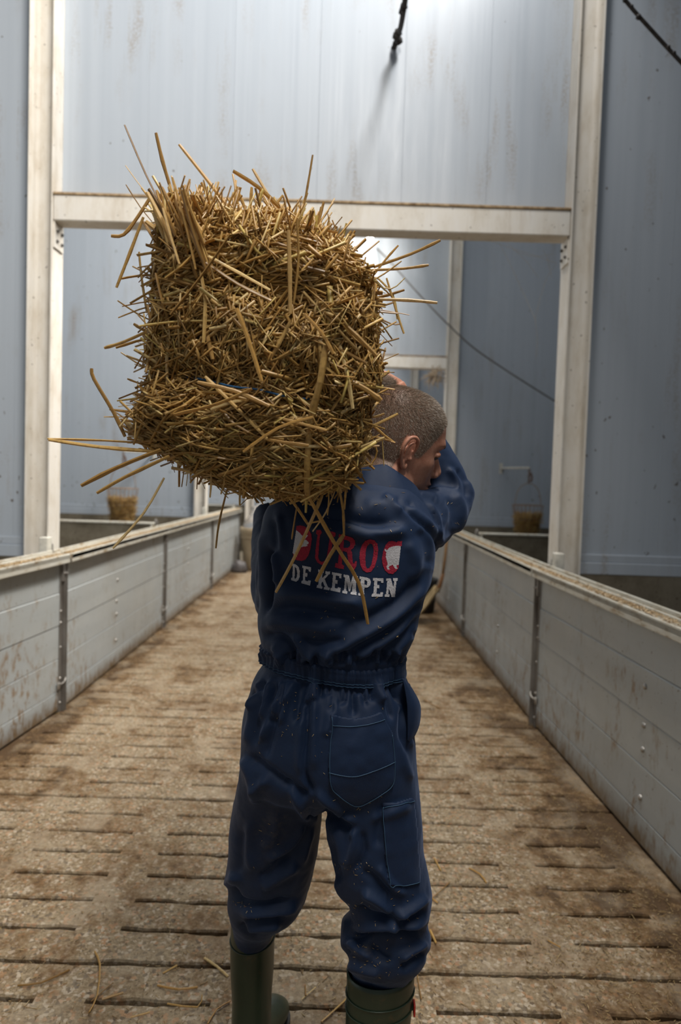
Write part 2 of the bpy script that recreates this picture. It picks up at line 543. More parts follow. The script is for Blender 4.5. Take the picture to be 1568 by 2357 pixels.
ords = ['nearest', 'second', 'farthest']
for i, y in enumerate(YP):
    yb = y + FLW - 0.045          # face of the panels
    H = 6.2
    wall('wall_over_passage', 'pale blue panels above the %s lintel over the passage' % ords[i], LIN_X, RIN_X, 3.02, H, yb + 0.02)
    wall('wall_left', 'pale blue partition panels left of the %s left column' % ords[i], -6.2, LIN_X - COLW, 0.93, H if i == 0 else 5.6, yb)
    wall('wall_right', 'pale blue partition panels right of the %s right column' % ords[i], RIN_X + COLW, 6.2, 0.93, H if i == 0 else 5.6, yb)
    for sgn, x0, x1 in ((-1, -6.2, LIN_X - COLW), (1, RIN_X + COLW, 6.2)):
        mb = MB(); mb.cbox(x0, x1, yb - 0.02, yb + 0.10, -0.03, 0.93, 0.006)
        pl = mb.build('plinth_wall', M['concrete'])
        tag(pl, 'brown stained concrete plinth under the %s %s partition panels' % (ords[i], 'left' if sgn < 0 else 'right'), None, None, 'structure')
        mb = MB()
        mb.cbox(x0, x1, yb - 0.022, yb - 0.001, 0.925, 1.00, 0.004)
        mb.cbox(x0, x1, yb - 0.014, yb - 0.001, 1.00, 1.05, 0.004)
        mb.build('base_trim', M['panel'], pl)
        mb = MB()
        xe = x1 if sgn < 0 else x0
        mb.cbox(xe - 0.001 if sgn > 0 else xe - 0.024, xe + 0.024 if sgn > 0 else xe + 0.001, yb - 0.016, yb - 0.001, 1.05, H if i == 0 else 5.6, 0.003)
        mb.build('edge_trim', M['panel'], pl)
    i_column('steel_column', 'cream steel I-section column at left of the %s partition' % ords[i], LIN_X, -1, y, H)
    i_column('steel_column', 'cream steel I-section column at right of the %s partition' % ords[i], RIN_X, 1, y, H)
    # lintel
    bm_ = MB(); bm_.cbox(LIN_X + 0.002, RIN_X - 0.002, y + 0.004, y + FLW - 0.028, 2.955, 3.105, 0.006)
    beam = bm_.build('steel_lintel', M['cream'])
    tag(beam, 'cream steel lintel beam across the %s partition opening' % ords[i], None, None, 'structure')
    bm_ = MB(); bm_.cbox(LIN_X + 0.002, RIN_X - 0.002, y - 0.002, y + FLW - 0.026, 3.105, 3.121, 0.003); bm_.build('top_flange', M['dust'], beam)
    for sgn, xin in ((1, LIN_X), (-1, RIN_X)):
        gp = MB(); xa, xb = sorted((xin, xin + sgn * 0.010))
        gp.cbox(xa, xb, y + 0.012, y + FLW - 0.02, 2.80, 2.955, 0.002)
        g = gp.build('gusset_plate', M['cream'], beam)
        for bz in (2.845, 2.905):
            for by in (0.045, 0.115):
                q = MB(); q.dome((xin + sgn * 0.010, y + by, bz), (sgn, 0, 0), 0.011, 0.014, 8); q.build('bolt', M['dark_bolt'], g, True)

# far end and side walls of the house
mb = MB(); mb.box(-6.3, 6.3, 18.6, 18.7, -0.05, 6.0)
tag(mb.build('wall_back', M['panel']), 'pale end wall of the barn beyond the passage', None, None, 'structure')
mb = MB(); mb.box(-6.35, -6.25, -2.0, 18.6, -0.05, 4.6)
tag(mb.build('wall_outer_left', M['panel']), 'pale outer side wall of the barn on the left', None, None, 'structure')
mb = MB(); mb.box(6.25, 6.35, -2.0, 18.6, -0.05, 4.6)
tag(mb.build('wall_outer_right', M['panel']), 'pale outer side wall of the barn on the right', None, None, 'structure')

# ---- concrete dividers between the pens
for i, y in enumerate((6.36, 11.15)):
    for sgn in (-1, 1):
        x0, x1 = (-6.2, XL - 0.075) if sgn < 0 else (XR + 0.09, 6.2)
        mb = MB(); mb.cbox(x0, x1, y, y + 0.08, -0.02, 1.0, 0.006)
        d = mb.build('pen_divider', M['concrete'])
        tag(d, '%s low concrete pen divider with pale edge, on the %s' % (('nearer', 'farther')[i], 'left' if sgn < 0 else 'right'), 'pen divider')
        mb = MB(); mb.cbox(x0, x1, y - 0.012, y + 0.09, 1.0, 1.018, 0.003)
        xe = x1 if sgn < 0 else x0
        mb.cbox(min(xe, xe - sgn * 0.0) - (0.02 if sgn < 0 else 0), max(xe, xe) + (0.02 if sgn > 0 else 0), y - 0.012, y + 0.0, 0.0, 1.0, 0.003)
        mb.build('edge_strip', M['dust'] if False else M['cap'], d)
# ------------------------------------------------------------------ pen fences along the passage
FY = [-0.65, 1.74, 4.13, 6.52, 8.91, 11.30, 13.69]
def fence_parts(root, sgn, L, with_mid):
    """one fence panel: five boards, cap rail, end channels; local origin at the corridor face, along +Y; sgn=+1 faces +X"""
    g = 0.028
    zs = [0.012, 0.13, 0.33, 0.53, 0.73, 0.935]
    tilt = 0.0
    for k in range(5):
        mb = MB()
        x0, x1 = sorted((0.0, -sgn * 0.036))
        mb.cbox(x0, x1, g, L - g, zs[k] + 0.0008, zs[k + 1] - 0.0008, 0.0030 if k != 3 else 0.0045)
        b = mb.build('board', M['pvc'], root)
        if k == 3:
            b.location.x = sgn * 0.003
    mb = MB()
    x0, x1 = sorted((sgn * 0.052, -sgn * 0.070))
    mb.cbox(x0, x1, 0.012, L - 0.012, 0.935, 0.962, 0.003)
    xa, xb = sorted((sgn * 0.052, sgn * 0.044)); mb.cbox(xa, xb, 0.012, L - 0.012, 0.914, 0.968, 0.003)
    xa, xb = sorted((-sgn * 0.012, -sgn * 0.020)); mb.cbox(xa, xb, 0.012, L - 0.012, 0.960, 0.978, 0.003)
    xa, xb = sorted((-sgn * 0.058, -sgn * 0.070)); mb.cbox(xa, xb, 0.012, L - 0.012, 0.960, 0.984, 0.003)
    cap = mb.build('cap_rail', M['cap'], root)
    # sawdust lying in the cap channel
    sd = MB()
    n = int(2000 * L)
    for _ in range(n):
        x = sgn * random.triangular(-0.052, 0.036, 0.012); y = random.uniform(0.02, L - 0.02)
        if math.sin(y * 7 + sgn) + random.gauss(0, 0.8) < -1.1: continue
        a = random.uniform(0, 6.28); l = random.uniform(0.003, 0.008); w = random.uniform(0.0015, 0.004); h = random.uniform(0.0, 0.010)
        c, s = math.cos(a), math.sin(a)
        z = 0.9625 + h
        if abs(x) > 0.03 and x * sgn > 0: z += 0.004
        sd.add([(x - c * l, y - s * l, z), (x + s * w, y - c * w, z + 0.002), (x + c * l, y + s * l, z + random.uniform(0, 0.003)), (x - s * w, y + c * w, z - 0.001)], [(0, 1, 2, 3)])
    o = sd.build('sawdust', M['sawdust'], cap); o['kind'] = 'stuff'
    for e in (0, 1):
        ya, yb_ = (0.006, 0.042) if e == 0 else (L - 0.042, L - 0.006)
        mb = MB()
        xo, xi = sorted((sgn * 0.007, -sgn * 0.045))
        mb.cbox(xo, xi, ya, yb_, 0.0, 0.932, 0.002)
        yy = (ya, ya + 0.004) if e == 0 else (yb_ - 0.004, yb_)
        xo, xi = sorted((sgn * 0.026, -sgn * 0.045)); mb.cbox(xo, xi, yy[0], yy[1], 0.0, 0.932, 0.001)
        ch = mb.build('end_channel', M['steel'], root)
        for z in (0.06, 0.21, 0.40, 0.55, 0.62):
            q = MB(); q.dome((sgn * 0.007, (ya + yb_) / 2 + (0.010 if e == 0 else -0.010), z), (sgn, 0, 0), 0.0085, 0.007, 8); q.build('bolt', M['bolt'], ch, True)
    if with_mid:
        for z in (0.20, 0.40, 0.50, 0.66):
            q = MB(); q.dome((sgn * (0.001 if z < 0.53 else 0.004), L * 0.42, z), (sgn, 0, 0), 0.013, 0.009, 8); q.build('middle_bolt', M['bolt'], root, True)
    # hook latch to the next panel
    mb = MB()
    mb.tube([(sgn * 0.014, L - 0.055, 0.175), (sgn * 0.030, L - 0.03, 0.185), (sgn * 0.030, L - 0.008, 0.20), (sgn * 0.024, L - 0.004, 0.21)], 0.0045, 6)
    mb.cbox(*sorted((sgn * 0.006, sgn * 0.016)), L - 0.07, L - 0.045, 0.15, 0.19, 0.001)
    mb.build('hook_latch', M['bolt'], root, True)
    mb = MB()
    mb.cbox(*sorted((sgn * 0.002, sgn * 0.022)), L - 0.035, L - 0.012, 0.80, 0.90, 0.002)
    mb.tube([(sgn * 0.02, L - 0.03, 0.85), (sgn * 0.034, L - 0.012, 0.85), (sgn * 0.02, L - 0.003, 0.845)], 0.006, 6)
    mb.build('slide_latch', M['steel'], root)

wsides = {-1: 'left', 1: 'right'}
lab = {0: 'beside the camera', 1: 'nearest full one', 2: 'second from the front', 3: 'third from the front', 4: 'fourth from the front', 5: 'last before the back'}
for sx in (-1, 1):
    for i in range(1, len(FY) - 1):
        y0, y1 = FY[i], FY[i + 1]
        if sx < 0 and i == 5: continue
        root = empty('pen_fence', (XL if sx < 0 else XR, y0, 0))
        if i == 1: words = 'grey board pen fence on the %s, cut by the picture edge'
        else: words = 'grey board pen fence on the %s, ' + lab[i]
        tag(root, words % wsides[sx], 'fence', 'pen fences along the passage')
        fence_parts(root, -sx, y1 - y0, True)
        if i == 1:               # the nearest leaves stand a little ajar, hinged on the column side
            a = R(-4.6) if sx < 0 else R(1.7)
            L = y1 - y0
            root.rotation_euler.z = a
            root.location = (root.location.x + math.sin(a) * L, y1 - math.cos(a) * L - 0.004, 0)
    for i in range(2, len(FY) - 1):
        y = FY[i]
        xf = XL if sx < 0 else XR
        x0, x1 = sorted((xf + sx * 0.074, xf + sx * 0.104))
        mb = MB(); mb.cbox(x0, x1, y - 0.03, y + 0.03, 0.0, 1.02, 0.003)
        post = mb.build('fence_post', M['steel'])
        tag(post, '%s steel post joining the %s pen fence panels' % (['', '', 'nearest', 'second', 'third', 'fourth'][i], wsides[sx]), 'fence post')
        mb = MB()
        mb.tube([(xf + sx * 0.089, y - 0.018, 1.02), (xf + sx * 0.089, y, 1.034), (xf + sx * 0.089, y + 0.018, 1.02)], 0.012, 8)
        mb.build('post_cap', M['steel'], post)
        if i in (2, 4):          # pale block tying the post to the column
            xin = LIN_X if sx < 0 else RIN_X
            a, b = sorted((xf + sx * 0.07, xin + sx * 0.03))
            mb = MB(); mb.cbox(a, b, y - 0.062, y + 0.0, 0.955, 1.065, 0.004)
            mb.build('column_bracket', M['bracket'], post)
# ------------------------------------------------------------------ the man
def ring_obj(mb, rings, n=40):
    """closed loft through rings of points"""
    b = len(mb.v)
    for r in rings: mb.v.extend([tuple(p) for p in r])
    for i in range(len(rings) - 1):
        for k in range(n):
            a0 = b + i * n + k; a1 = b + i * n + (k + 1) % n
            mb.f.append((a0, a1, a1 + n, a0 + n))
    mb.f.append(tuple(b + k for k in reversed(range(n))))
    mb.f.append(tuple(b + (len(rings) - 1) * n + k for k in range(n)))

def level(v, ul, ur, Y, hd, e=2.3, n=40, k=1.0, yaw=0.0):
    """level ring of a trunk or trouser leg: left and right edge, distance, half depth"""
    a, b = at(ul, v, Y), at(ur, v, Y)
    c = (a + b) / 2; c.z = at((ul + ur) / 2, v, Y - 0.75 * hd).z; hw = (b - a).length / 2 * k; hd = hd * k
    out = []
    for i in range(n):
        t = 2 * math.pi * i / n
        ct, st = math.cos(t), math.sin(t)
        x = hw * math.copysign(abs(ct) ** (2 / e), ct); y = hd * math.copysign(abs(st) ** (2 / e), st)
        cy, sy = math.cos(yaw), math.sin(yaw)
        out.append(c + Vector((x * cy - y * sy, x * sy + y * cy, 0)))
    return out

def dense(rows, m=3):
    """smoothly interpolated rows (Catmull-Rom)"""
    A = np.array(rows, float); out = []
    n = len(A)
    for i in range(n - 1):
        p0, p1, p2, p3 = A[max(i - 1, 0)], A[i], A[i + 1], A[min(i + 2, n - 1)]
        for j in range(m):
            t = j / m
            out.append(0.5 * ((2 * p1) + (-p0 + p2) * t + (2 * p0 - 5 * p1 + 4 * p2 - p3) * t * t + (-p0 + 3 * p1 - 3 * p2 + p3) * t ** 3))
    out.append(A[-1])
    return out

TORSO = [(1098, 800, 905, 1.475, .060), (1118, 735, 940, 1.46, .080), (1140, 668, 965, 1.45, .098), (1165, 630, 985, 1.445, .112), (1200, 610, 1000, 1.44, .124),
         (1250, 603, 1006, 1.44, .130), (1300, 600, 1003, 1.44, .133), (1350, 600, 988, 1.44, .134), (1400, 596, 976, 1.44, .135), (1440, 593, 964, 1.44, .135),
         (1480, 595, 953, 1.44, .131), (1510, 602, 942, 1.44, .122), (1535, 610, 932, 1.44, .112), (1562, 604, 932, 1.44, .112), (1590, 588, 938, 1.44, .124),
         (1650, 572, 947, 1.44, .142), (1700, 564, 951, 1.44, .150), (1750, 559, 954, 1.44, .153), (1800, 556, 957, 1.44, .148), (1840, 566, 950, 1.44, .128), (1862, 610, 910, 1.45, .08)]
LLEG = [(1700, 580, 738, 1.45, .110), (1800, 556, 758, 1.46, .117), (1850, 547, 752, 1.47, .112), (1900, 540, 746, 1.49, .108), (1960, 533, 738, 1.50, .104), (2010, 526, 728, 1.51, .103),
        (2060, 522, 716, 1.53, .103), (2098, 524, 704, 1.54, .102), (2128, 528, 690, 1.55, .096), (2148, 535, 656, 1.56, .078), (2164, 539, 630, 1.58, .056), (2190, 541, 624, 1.59, .052)]
RLEG = [(1700, 740, 948, 1.43, .120), (1800, 738, 957, 1.43, .121), (1860, 746, 963, 1.43, .117), (1940, 747, 969, 1.42, .112), (2000, 756, 971, 1.42, .110),
        (2070, 770, 984, 1.42, .108), (2120, 796, 989, 1.42, .104), (2152, 806, 982, 1.42, .092), (2172, 800, 979, 1.42, .092), (2202, 787, 986, 1.42, .100),
        (2232, 787, 983, 1.42, .099), (2250, 794, 970, 1.42, .088), (2264, 806, 950, 1.42, .060), (2290, 812, 944, 1.42, .050)]
A_SH, A_EL, A_WR = at(940, 1216, 1.46), at(1048, 1158, 1.63), at(904, 892, 1.60)
L_SH, L_EL, L_WR = at(676, 1235, 1.47), at(632, 1415, 1.58), Vector((-0.20, 1.86, 1.36))
def limb(a, b, m=7):
    return [a.lerp(b, i / m) for i in range(m + 1)]
def arm_path(sh, el, wr):
    P = limb(sh, el, 6) + limb(el, wr, 6)[1:]
    # round the elbow a little
    Q = P[:]
    for _ in range(2):
        for i in range(1, len(P) - 1): Q[i] = P[i] * 0.5 + (P[i - 1] + P[i + 1]) * 0.25
        P = Q[:]
    return P
R_ARM = arm_path(A_SH, A_EL, A_WR); L_ARM = arm_path(L_SH, L_EL, L_WR)
R_RAD = [.080, .078, .072, .066, .062, .057, .056, .056, .054, .052, .049, .046, .043]
L_RAD = [.050, .058, .062, .062, .058, .055, .053, .052, .050, .048, .045, .042, .040]

def remesh(mb, voxel, sm_it=2, sm_f=0.5):
    me = mb.mesh('tmp')
    o = bpy.data.objects.new('tmp', me); COL.objects.link(o)
    m = o.modifiers.new('r', 'REMESH'); m.mode = 'VOXEL'; m.voxel_size = voxel
    if sm_it:
        s = o.modifiers.new('s', 'SMOOTH'); s.iterations = sm_it; s.factor = sm_f
    dg = bpy.context.evaluated_depsgraph_get(); dg.update()
    out = bpy.data.meshes.new_from_object(o.evaluated_get(dg))
    bpy.data.objects.remove(o); bpy.data.meshes.remove(me)
    return out

def get_co(me):
    a = np.empty(len(me.vertices) * 3); me.vertices.foreach_get('co', a); return a.reshape(-1, 3)
def get_no(me):
    a = np.empty(len(me.vertices) * 3); me.vertex_normals.foreach_get('vector', a); return a.reshape(-1, 3)
def set_co(me, a):
    me.vertices.foreach_set('co', a.ravel()); me.update()

# smooth value noise for numpy
class VN:
    def __init__(s, seed):
        s.t = np.random.default_rng(seed).random((32, 32, 32))
    def __call__(s, p):
        i = np.floor(p).astype(int); f = p - i; f = f * f * (3 - 2 * f)
        r = 0
        for dx in (0, 1):
            for dy in (0, 1):
                for dz in (0, 1):
                    w = (f[:, 0] if dx else 1 - f[:, 0]) * (f[:, 1] if dy else 1 - f[:, 1]) * (f[:, 2] if dz else 1 - f[:, 2])
                    r = r + w * s.t[(i[:, 0] + dx) % 32, (i[:, 1] + dy) % 32, (i[:, 2] + dz) % 32]
        return r - 0.5
vn = VN(3)

# ---- coverall cloth
cv = MB()
ring_obj(cv, [level(*r, e=2.5) for r in dense(TORSO)])
ring_obj(cv, [level(*r, e=2.2) for r in dense(LLEG)])
ring_obj(cv, [level(*r, e=2.2) for r in dense(RLEG)])
cv.tube(R_ARM[:-2] + [R_ARM[-3].lerp(R_ARM[-2], 0.6)], R_RAD[:-2] + [.040], 28); cv.tube(L_ARM, L_RAD, 28)
cmesh = remesh(cv, 0.0045, 10, 0.5)

FOLDS = []     # (points measured on the back, height in mm, half width in mm)
def fold(amp, w, *pts): FOLDS.append((amp * 1.55 / 1000, w / 1000, pts))
# upper back and shoulders
fold(-9, 13, (690, 1178), (760, 1188), (840, 1205), (915, 1203)); fold(9, 12, (770, 1202), (815, 1216), (865, 1226), (915, 1224), (940, 1208))
fold(6, 10, (700, 1215), (790, 1228), (880, 1248)); fold(5, 14, (830, 1160), (900, 1168), (960, 1190))
fold(-5, 9, (905, 1150), (930, 1165), (955, 1160)); fold(6, 8, (880, 1140), (905, 1158), (930, 1180))
fold(-4.5, 4, (895, 1150), (960, 1198), (996, 1228), (1013, 1261), (1012, 1292)); fold(3.5, 6, (905, 1143), (972, 1190), (1008, 1222), (1026, 1262))
fold(-6, 14, (965, 1215), (985, 1260), (990, 1310)); fold(5, 12, (940, 1240), (960, 1300), (955, 1350))
# sleeve
fold(7, 8, (1040, 1130), (1062, 1160), (1064, 1200), (1045, 1235)); fold(-7, 7, (1025, 1140), (1046, 1165), (1048, 1205), (1030, 1240))
fold(5, 8, (985, 1150), (1010, 1190), (1015, 1240)); fold(-5, 8, (1000, 1140), (1028, 1175), (1030, 1225))
fold(6, 7, (1075, 1100), (1090, 1140), (1092, 1180)); fold(-5, 6, (1050, 1075), (1072, 1110), (1075, 1150)); fold(5, 6, (1030, 1075), (1050, 1100), (1056, 1135))
fold(4, 6, (960, 1140), (985, 1135), (1010, 1145))
# long diagonals from the right armpit to the left of the waist
fold(8, 11, (1000, 1318), (950, 1383), (893, 1431), (800, 1480), (720, 1500)); fold(-7, 11, (990, 1300), (930, 1372), (870, 1412), (770, 1455))
fold(7, 9, (972, 1385), (915, 1455), (845, 1500), (800, 1528)); fold(-7, 9, (985, 1362), (930, 1425), (860, 1473), (780, 1512))
fold(6, 8, (962, 1425), (925, 1480), (885, 1522)); fold(-6, 8, (968, 1410), (915, 1476), (862, 1520))
fold(5, 7, (950, 1455), (930, 1490), (912, 1525)); fold(-4, 6, (955, 1445), (922, 1500), (900, 1528))
# left side, sleeve against the trunk
fold(-20, 8, (612, 1255), (622, 1305), (620, 1360), (606, 1412)); fold(10, 9, (632, 1262), (640, 1310), (636, 1350)); fold(6, 8, (604, 1220), (602, 1300), (598, 1380))
fold(-7, 12, (628, 1325), (680, 1328), (760, 1350), (830, 1362)); fold(9, 14, (622, 1372), (690, 1366), (770, 1380), (850, 1392))
fold(-8, 12, (612, 1408), (680, 1402), (760, 1415), (840, 1420)); fold(8, 14, (605, 1440), (650, 1432), (710, 1440), (770, 1450))
fold(-8, 9, (602, 1465), (640, 1462), (668, 1482), (690, 1515)); fold(7, 8, (625, 1485), (650, 1500), (662, 1528)); fold(-7, 8, (690, 1470), (735, 1480), (800, 1472))
fold(8, 10, (676, 1455), (690, 1485), (720, 1520)); fold(6, 10, (740, 1500), (770, 1510), (800, 1530)); fold(5, 8, (640, 1180), (650, 1230), (655, 1280)); fold(-6, 8, (628, 1190), (632, 1240), (628, 1290))
# seat and thighs
fold(-9, 6, (714, 1580), (706, 1690), (700, 1770), (720, 1820), (745, 1848)); fold(6, 9, (696, 1640), (690, 1730), (695, 1790)); fold(6, 9, (722, 1600), (722, 1700), (724, 1780))
fold(8, 8, (650, 1600), (640, 1628), (618, 1678), (596, 1710)); fold(-7, 8, (640, 1640), (622, 1700), (610, 1750)); fold(7, 9, (600, 1600), (585, 1650), (575, 1720))
fold(-6, 9, (612, 1600), (598, 1650), (586, 1720)); fold(8, 9, (560, 1740), (580, 1790), (590, 1830)); fold(-8, 10, (572, 1735), (602, 1760), (640, 1790), (665, 1805))
fold(7, 9, (588, 1850), (594, 1815), (620, 1790)); fold(-9, 9, (650, 1795), (680, 1815), (712, 1835)); fold(9, 9, (665, 1800), (690, 1848), (709, 1893))
fold(8, 10, (709, 1893), (682, 1936), (645, 1965), (605, 1978)); fold(-8, 10, (725, 1880), (700, 1930), (670, 1965), (620, 1995)); fold(6, 10, (580, 1880), (575, 1950), (585, 2010))
fold(-6, 10, (560, 1900), (556, 1960), (545, 2020)); fold(7, 8, (728, 1850), (715, 1920), (690, 2000)); fold(5, 12, (640, 1860), (630, 1920), (600, 1960))
fold(9, 9, (712, 1815), (762, 1849), (816, 1889), (830, 1897)); fold(-10, 10, (745, 1862), (785, 1893), (812, 1916)); fold(8, 8, (802, 1905), (818, 1930), (800, 2002)); fold(-7, 9, (830, 1910), (836, 1960), (815, 2010))
fold(7, 9, (770, 1900), (785, 1950), (790, 2000)); fold(-6, 9, (765, 1930), (775, 1985), (782, 2040)); fold(6, 10, (850, 1890), (900, 1870), (945, 1850)); fold(5, 9, (925, 1700), (935, 1760), (950, 1800))
fold(6, 7, (945, 1620), (940, 1680), (952, 1730)); fold(-6, 7, (930, 1620), (928, 1680), (938, 1740)); fold(5, 10, (770, 1600), (765, 1640), (745, 1700)); fold(-6, 10, (890, 1845), (872, 1900), (868, 1960))
# knees
fold(-14, 9, (530, 2020), (536, 2062), (560, 2083), (610, 2086), (675, 2068)); fold(10, 12, (524, 2045), (530, 2035), (545, 2012)); fold(9, 9, (548, 2105), (600, 2100), (660, 2090), (690, 2070))
fold(-9, 9, (560, 2125), (610, 2115), (660, 2108)); fold(8, 8, (560, 2140), (605, 2133), (650, 2125)); fold(-8, 7, (545, 2125), (570, 2145), (600, 2155)); fold(7, 9, (600, 2050), (640, 2020), (690, 1990)); fold(-6, 9, (590, 2030), (630, 2000), (680, 1970))
fold(8, 9, (770, 2010), (790, 2100), (806, 2140)); fold(-13, 9, (812, 2085), (850, 2112), (900, 2118), (935, 2108)); fold(10, 10, (830, 2050), (872, 2075), (905, 2105)); fold(9, 10, (930, 2090), (915, 2112), (900, 2140))
fold(9, 9, (985, 2060), (950, 2090), (905, 2122)); fold(-8, 9, (985, 2090), (950, 2115), (910, 2140)); fold(-13, 8, (806, 2160), (860, 2150), (930, 2150), (988, 2140)); fold(9, 9, (800, 2140), (850, 2135), (920, 2138), (985, 2120))
fold(9, 9, (800, 2165), (835, 2192), (860, 2205)); fold(-9, 10, (845, 2180), (880, 2205), (905, 2215)); fold(9, 9, (985, 2168), (945, 2190), (920, 2215)); fold(-8, 8, (990, 2190), (950, 2215), (920, 2235)); fold(7, 9, (795, 2215), (840, 2235), (880, 2245))
fold(-9, 8, (805, 2180), (795, 2200), (800, 2235)); fold(6, 9, (870, 1990), (900, 2040), (940, 2060)); fold(-6, 9, (830, 2000), (870, 2030), (900, 2065))
# gathers above and below the elastic
for k in range(30):
    u = 612 + k * 10.6 + random.uniform(-3, 3)
    sp = (u - 770) / 160
    fold(random.choice((-8, 7)), random.uniform(3.6, 5), (u, 1530), (u + sp * 6 + random.uniform(-3, 3), 1530 - random.uniform(14, 40)))
for k in range(26):
    u = 602 + k * 12.9 + random.uniform(-3, 3)
    sp = (u - 770) / 160
    l = random.uniform(30, 110)
    fold(random.choice((-9, -7, 8, 9.5)), random.uniform(4.5, 7), (u, 1566), (u + sp * 10, 1566 + l * 0.45), (u + sp * 26 + random.uniform(-8, 8), 1566 + l))

def back_xz(co):
    """positions seen on an upright sheet 1.36 m away, in metres"""
    k = 1.36 / co[:, 1]
    return np.stack([co[:, 0] * k, (co[:, 2] - CAM_H) * k + CAM_H], 1)

def apply_folds(me):
    co = get_co(me); no = get_no(me)
    q = back_xz(co)
    disp = np.zeros(len(co))
    face = np.clip(0.55 - no[:, 1] * 0.9, 0, 1)
    for amp, w, pts in FOLDS:
        P = np.array([[(p := at(u, v, 1.36)).x, p.z] for u, v in pts])
        # resample to a curve
        D = np.array(dense(P, 4))
        tot = np.sum(np.linalg.norm(np.diff(D, axis=0), axis=1))
        lo = D.min(0) - w * 3; hi = D.max(0) + w * 3
        idx = np.where((q[:, 0] > lo[0]) & (q[:, 0] < hi[0]) & (q[:, 1] > lo[1]) & (q[:, 1] < hi[1]))[0]
        if len(idx) == 0: continue
        x = q[idx]; best = np.full(len(idx), 9.0); tb = np.zeros(len(idx)); acc = 0
        for i in range(len(D) - 1):
            a, b = D[i], D[i + 1]; d = b - a; L = np.linalg.norm(d)
            if L < 1e-7: continue
            t = np.clip(((x - a) @ d) / (L * L), 0, 1)
            ds = np.linalg.norm(x - (a + t[:, None] * d), axis=1)
            m = ds < best
            best[m] = ds[m]; tb[m] = (acc + t[m] * L) / tot
            acc += L
        taper = np.clip(np.minimum(tb, 1 - tb) * 5, 0, 1); taper = 0.12 + 0.88 * taper * taper * (3 - 2 * taper)
        disp[idx] += amp * np.exp(-(best / w) ** 2) * taper
    disp *= face
    # soft cloth unevenness all round
    disp += 0.010 * vn(co * np.array([9.0, 9.0, 6.0])) + 0.006 * vn(co * np.array([22.0, 22.0, 15.0]) + 7) + 0.0022 * vn(co * 55 + 3)
    set_co(me, co + no * disp[:, None])
apply_folds(cmesh)
smooth(cmesh)

def m_cloth():
    t = NT('navy_work_cloth')
    o = t.coord('Object')
    big = t.noise(o, 5, 5, 0.6)
    base = t.ramp(big, [(0.3, (0.0040, 0.0135, 0.040)), (0.7, (0.0066, 0.0200, 0.056))])
    smear = t.math('MULTIPLY', t.val(t.noise(t.coord('Object', (1, 1, 0.6)), 7, 5, 0.65), 0.56, 0.75), t.val(t.noise(o, 60, 3), 0.45, 0.7))
    z = t.sep(o)[2]
    smear = t.math('MULTIPLY', smear, t.val(z, 1.05, 0.85))
    c = t.mix(t.math('MULTIPLY', smear, 0.60), base, (0.085, 0.075, 0.068))
    t.b.inputs['Sheen Weight'].default_value = 0.16
    t.b.inputs['Sheen Roughness'].default_value = 0.45
    t.b.inputs['Sheen Tint'].default_value = (0.45, 0.6, 1.0, 1)
    tw = t.n.new('ShaderNodeTexWave'); tw.inputs['Scale'].default_value = 260; tw.bands_direction = 'DIAGONAL'
    t.out(o, tw.inputs['Vector'])
    h = t.math('ADD', t.math('MULTIPLY', tw.outputs['Fac'], 0.12), t.math('MULTIPLY', t.noise(o, 34, 4), 1.0))
    t.bump(h, 0.35, 0.004)
    return t.fin(c, 0.62, 0, 0.30)
M['cloth'] = m_cloth()

man = empty('person', tuple(at(760, 2357, 1.5).xy) + (0.0,))
tag(man, 'person in navy coverall and green boots carrying a straw bale on one shoulder', 'person')
man_inv = Matrix.Translation(-Vector(man.location))
def own(o, parent=man):
    """keep a mesh drawn in world coordinates in place under the man"""
    o.parent = parent
    if parent is man: o.matrix_parent_inverse = man_inv
    return o
coverall = own(link('coverall', cmesh, M['cloth']))
coverall['label'] = 'navy blue work coverall'
bvh = BVHTree.FromPolygons([v.co[:] for v in cmesh.vertices], [p.vertices[:] for p in cmesh.polygons])
CAMP = Vector((0, 0, CAM_H))
def on_cloth(u, v, off=0.001):
    d = (at(u, v, 1.0) - CAMP).normalized()
    hit, n, i, dist = bvh.ray_cast(CAMP, d)
    if hit is None: return None
    if n.dot(d) > 0: n = -n
    return hit + n * off

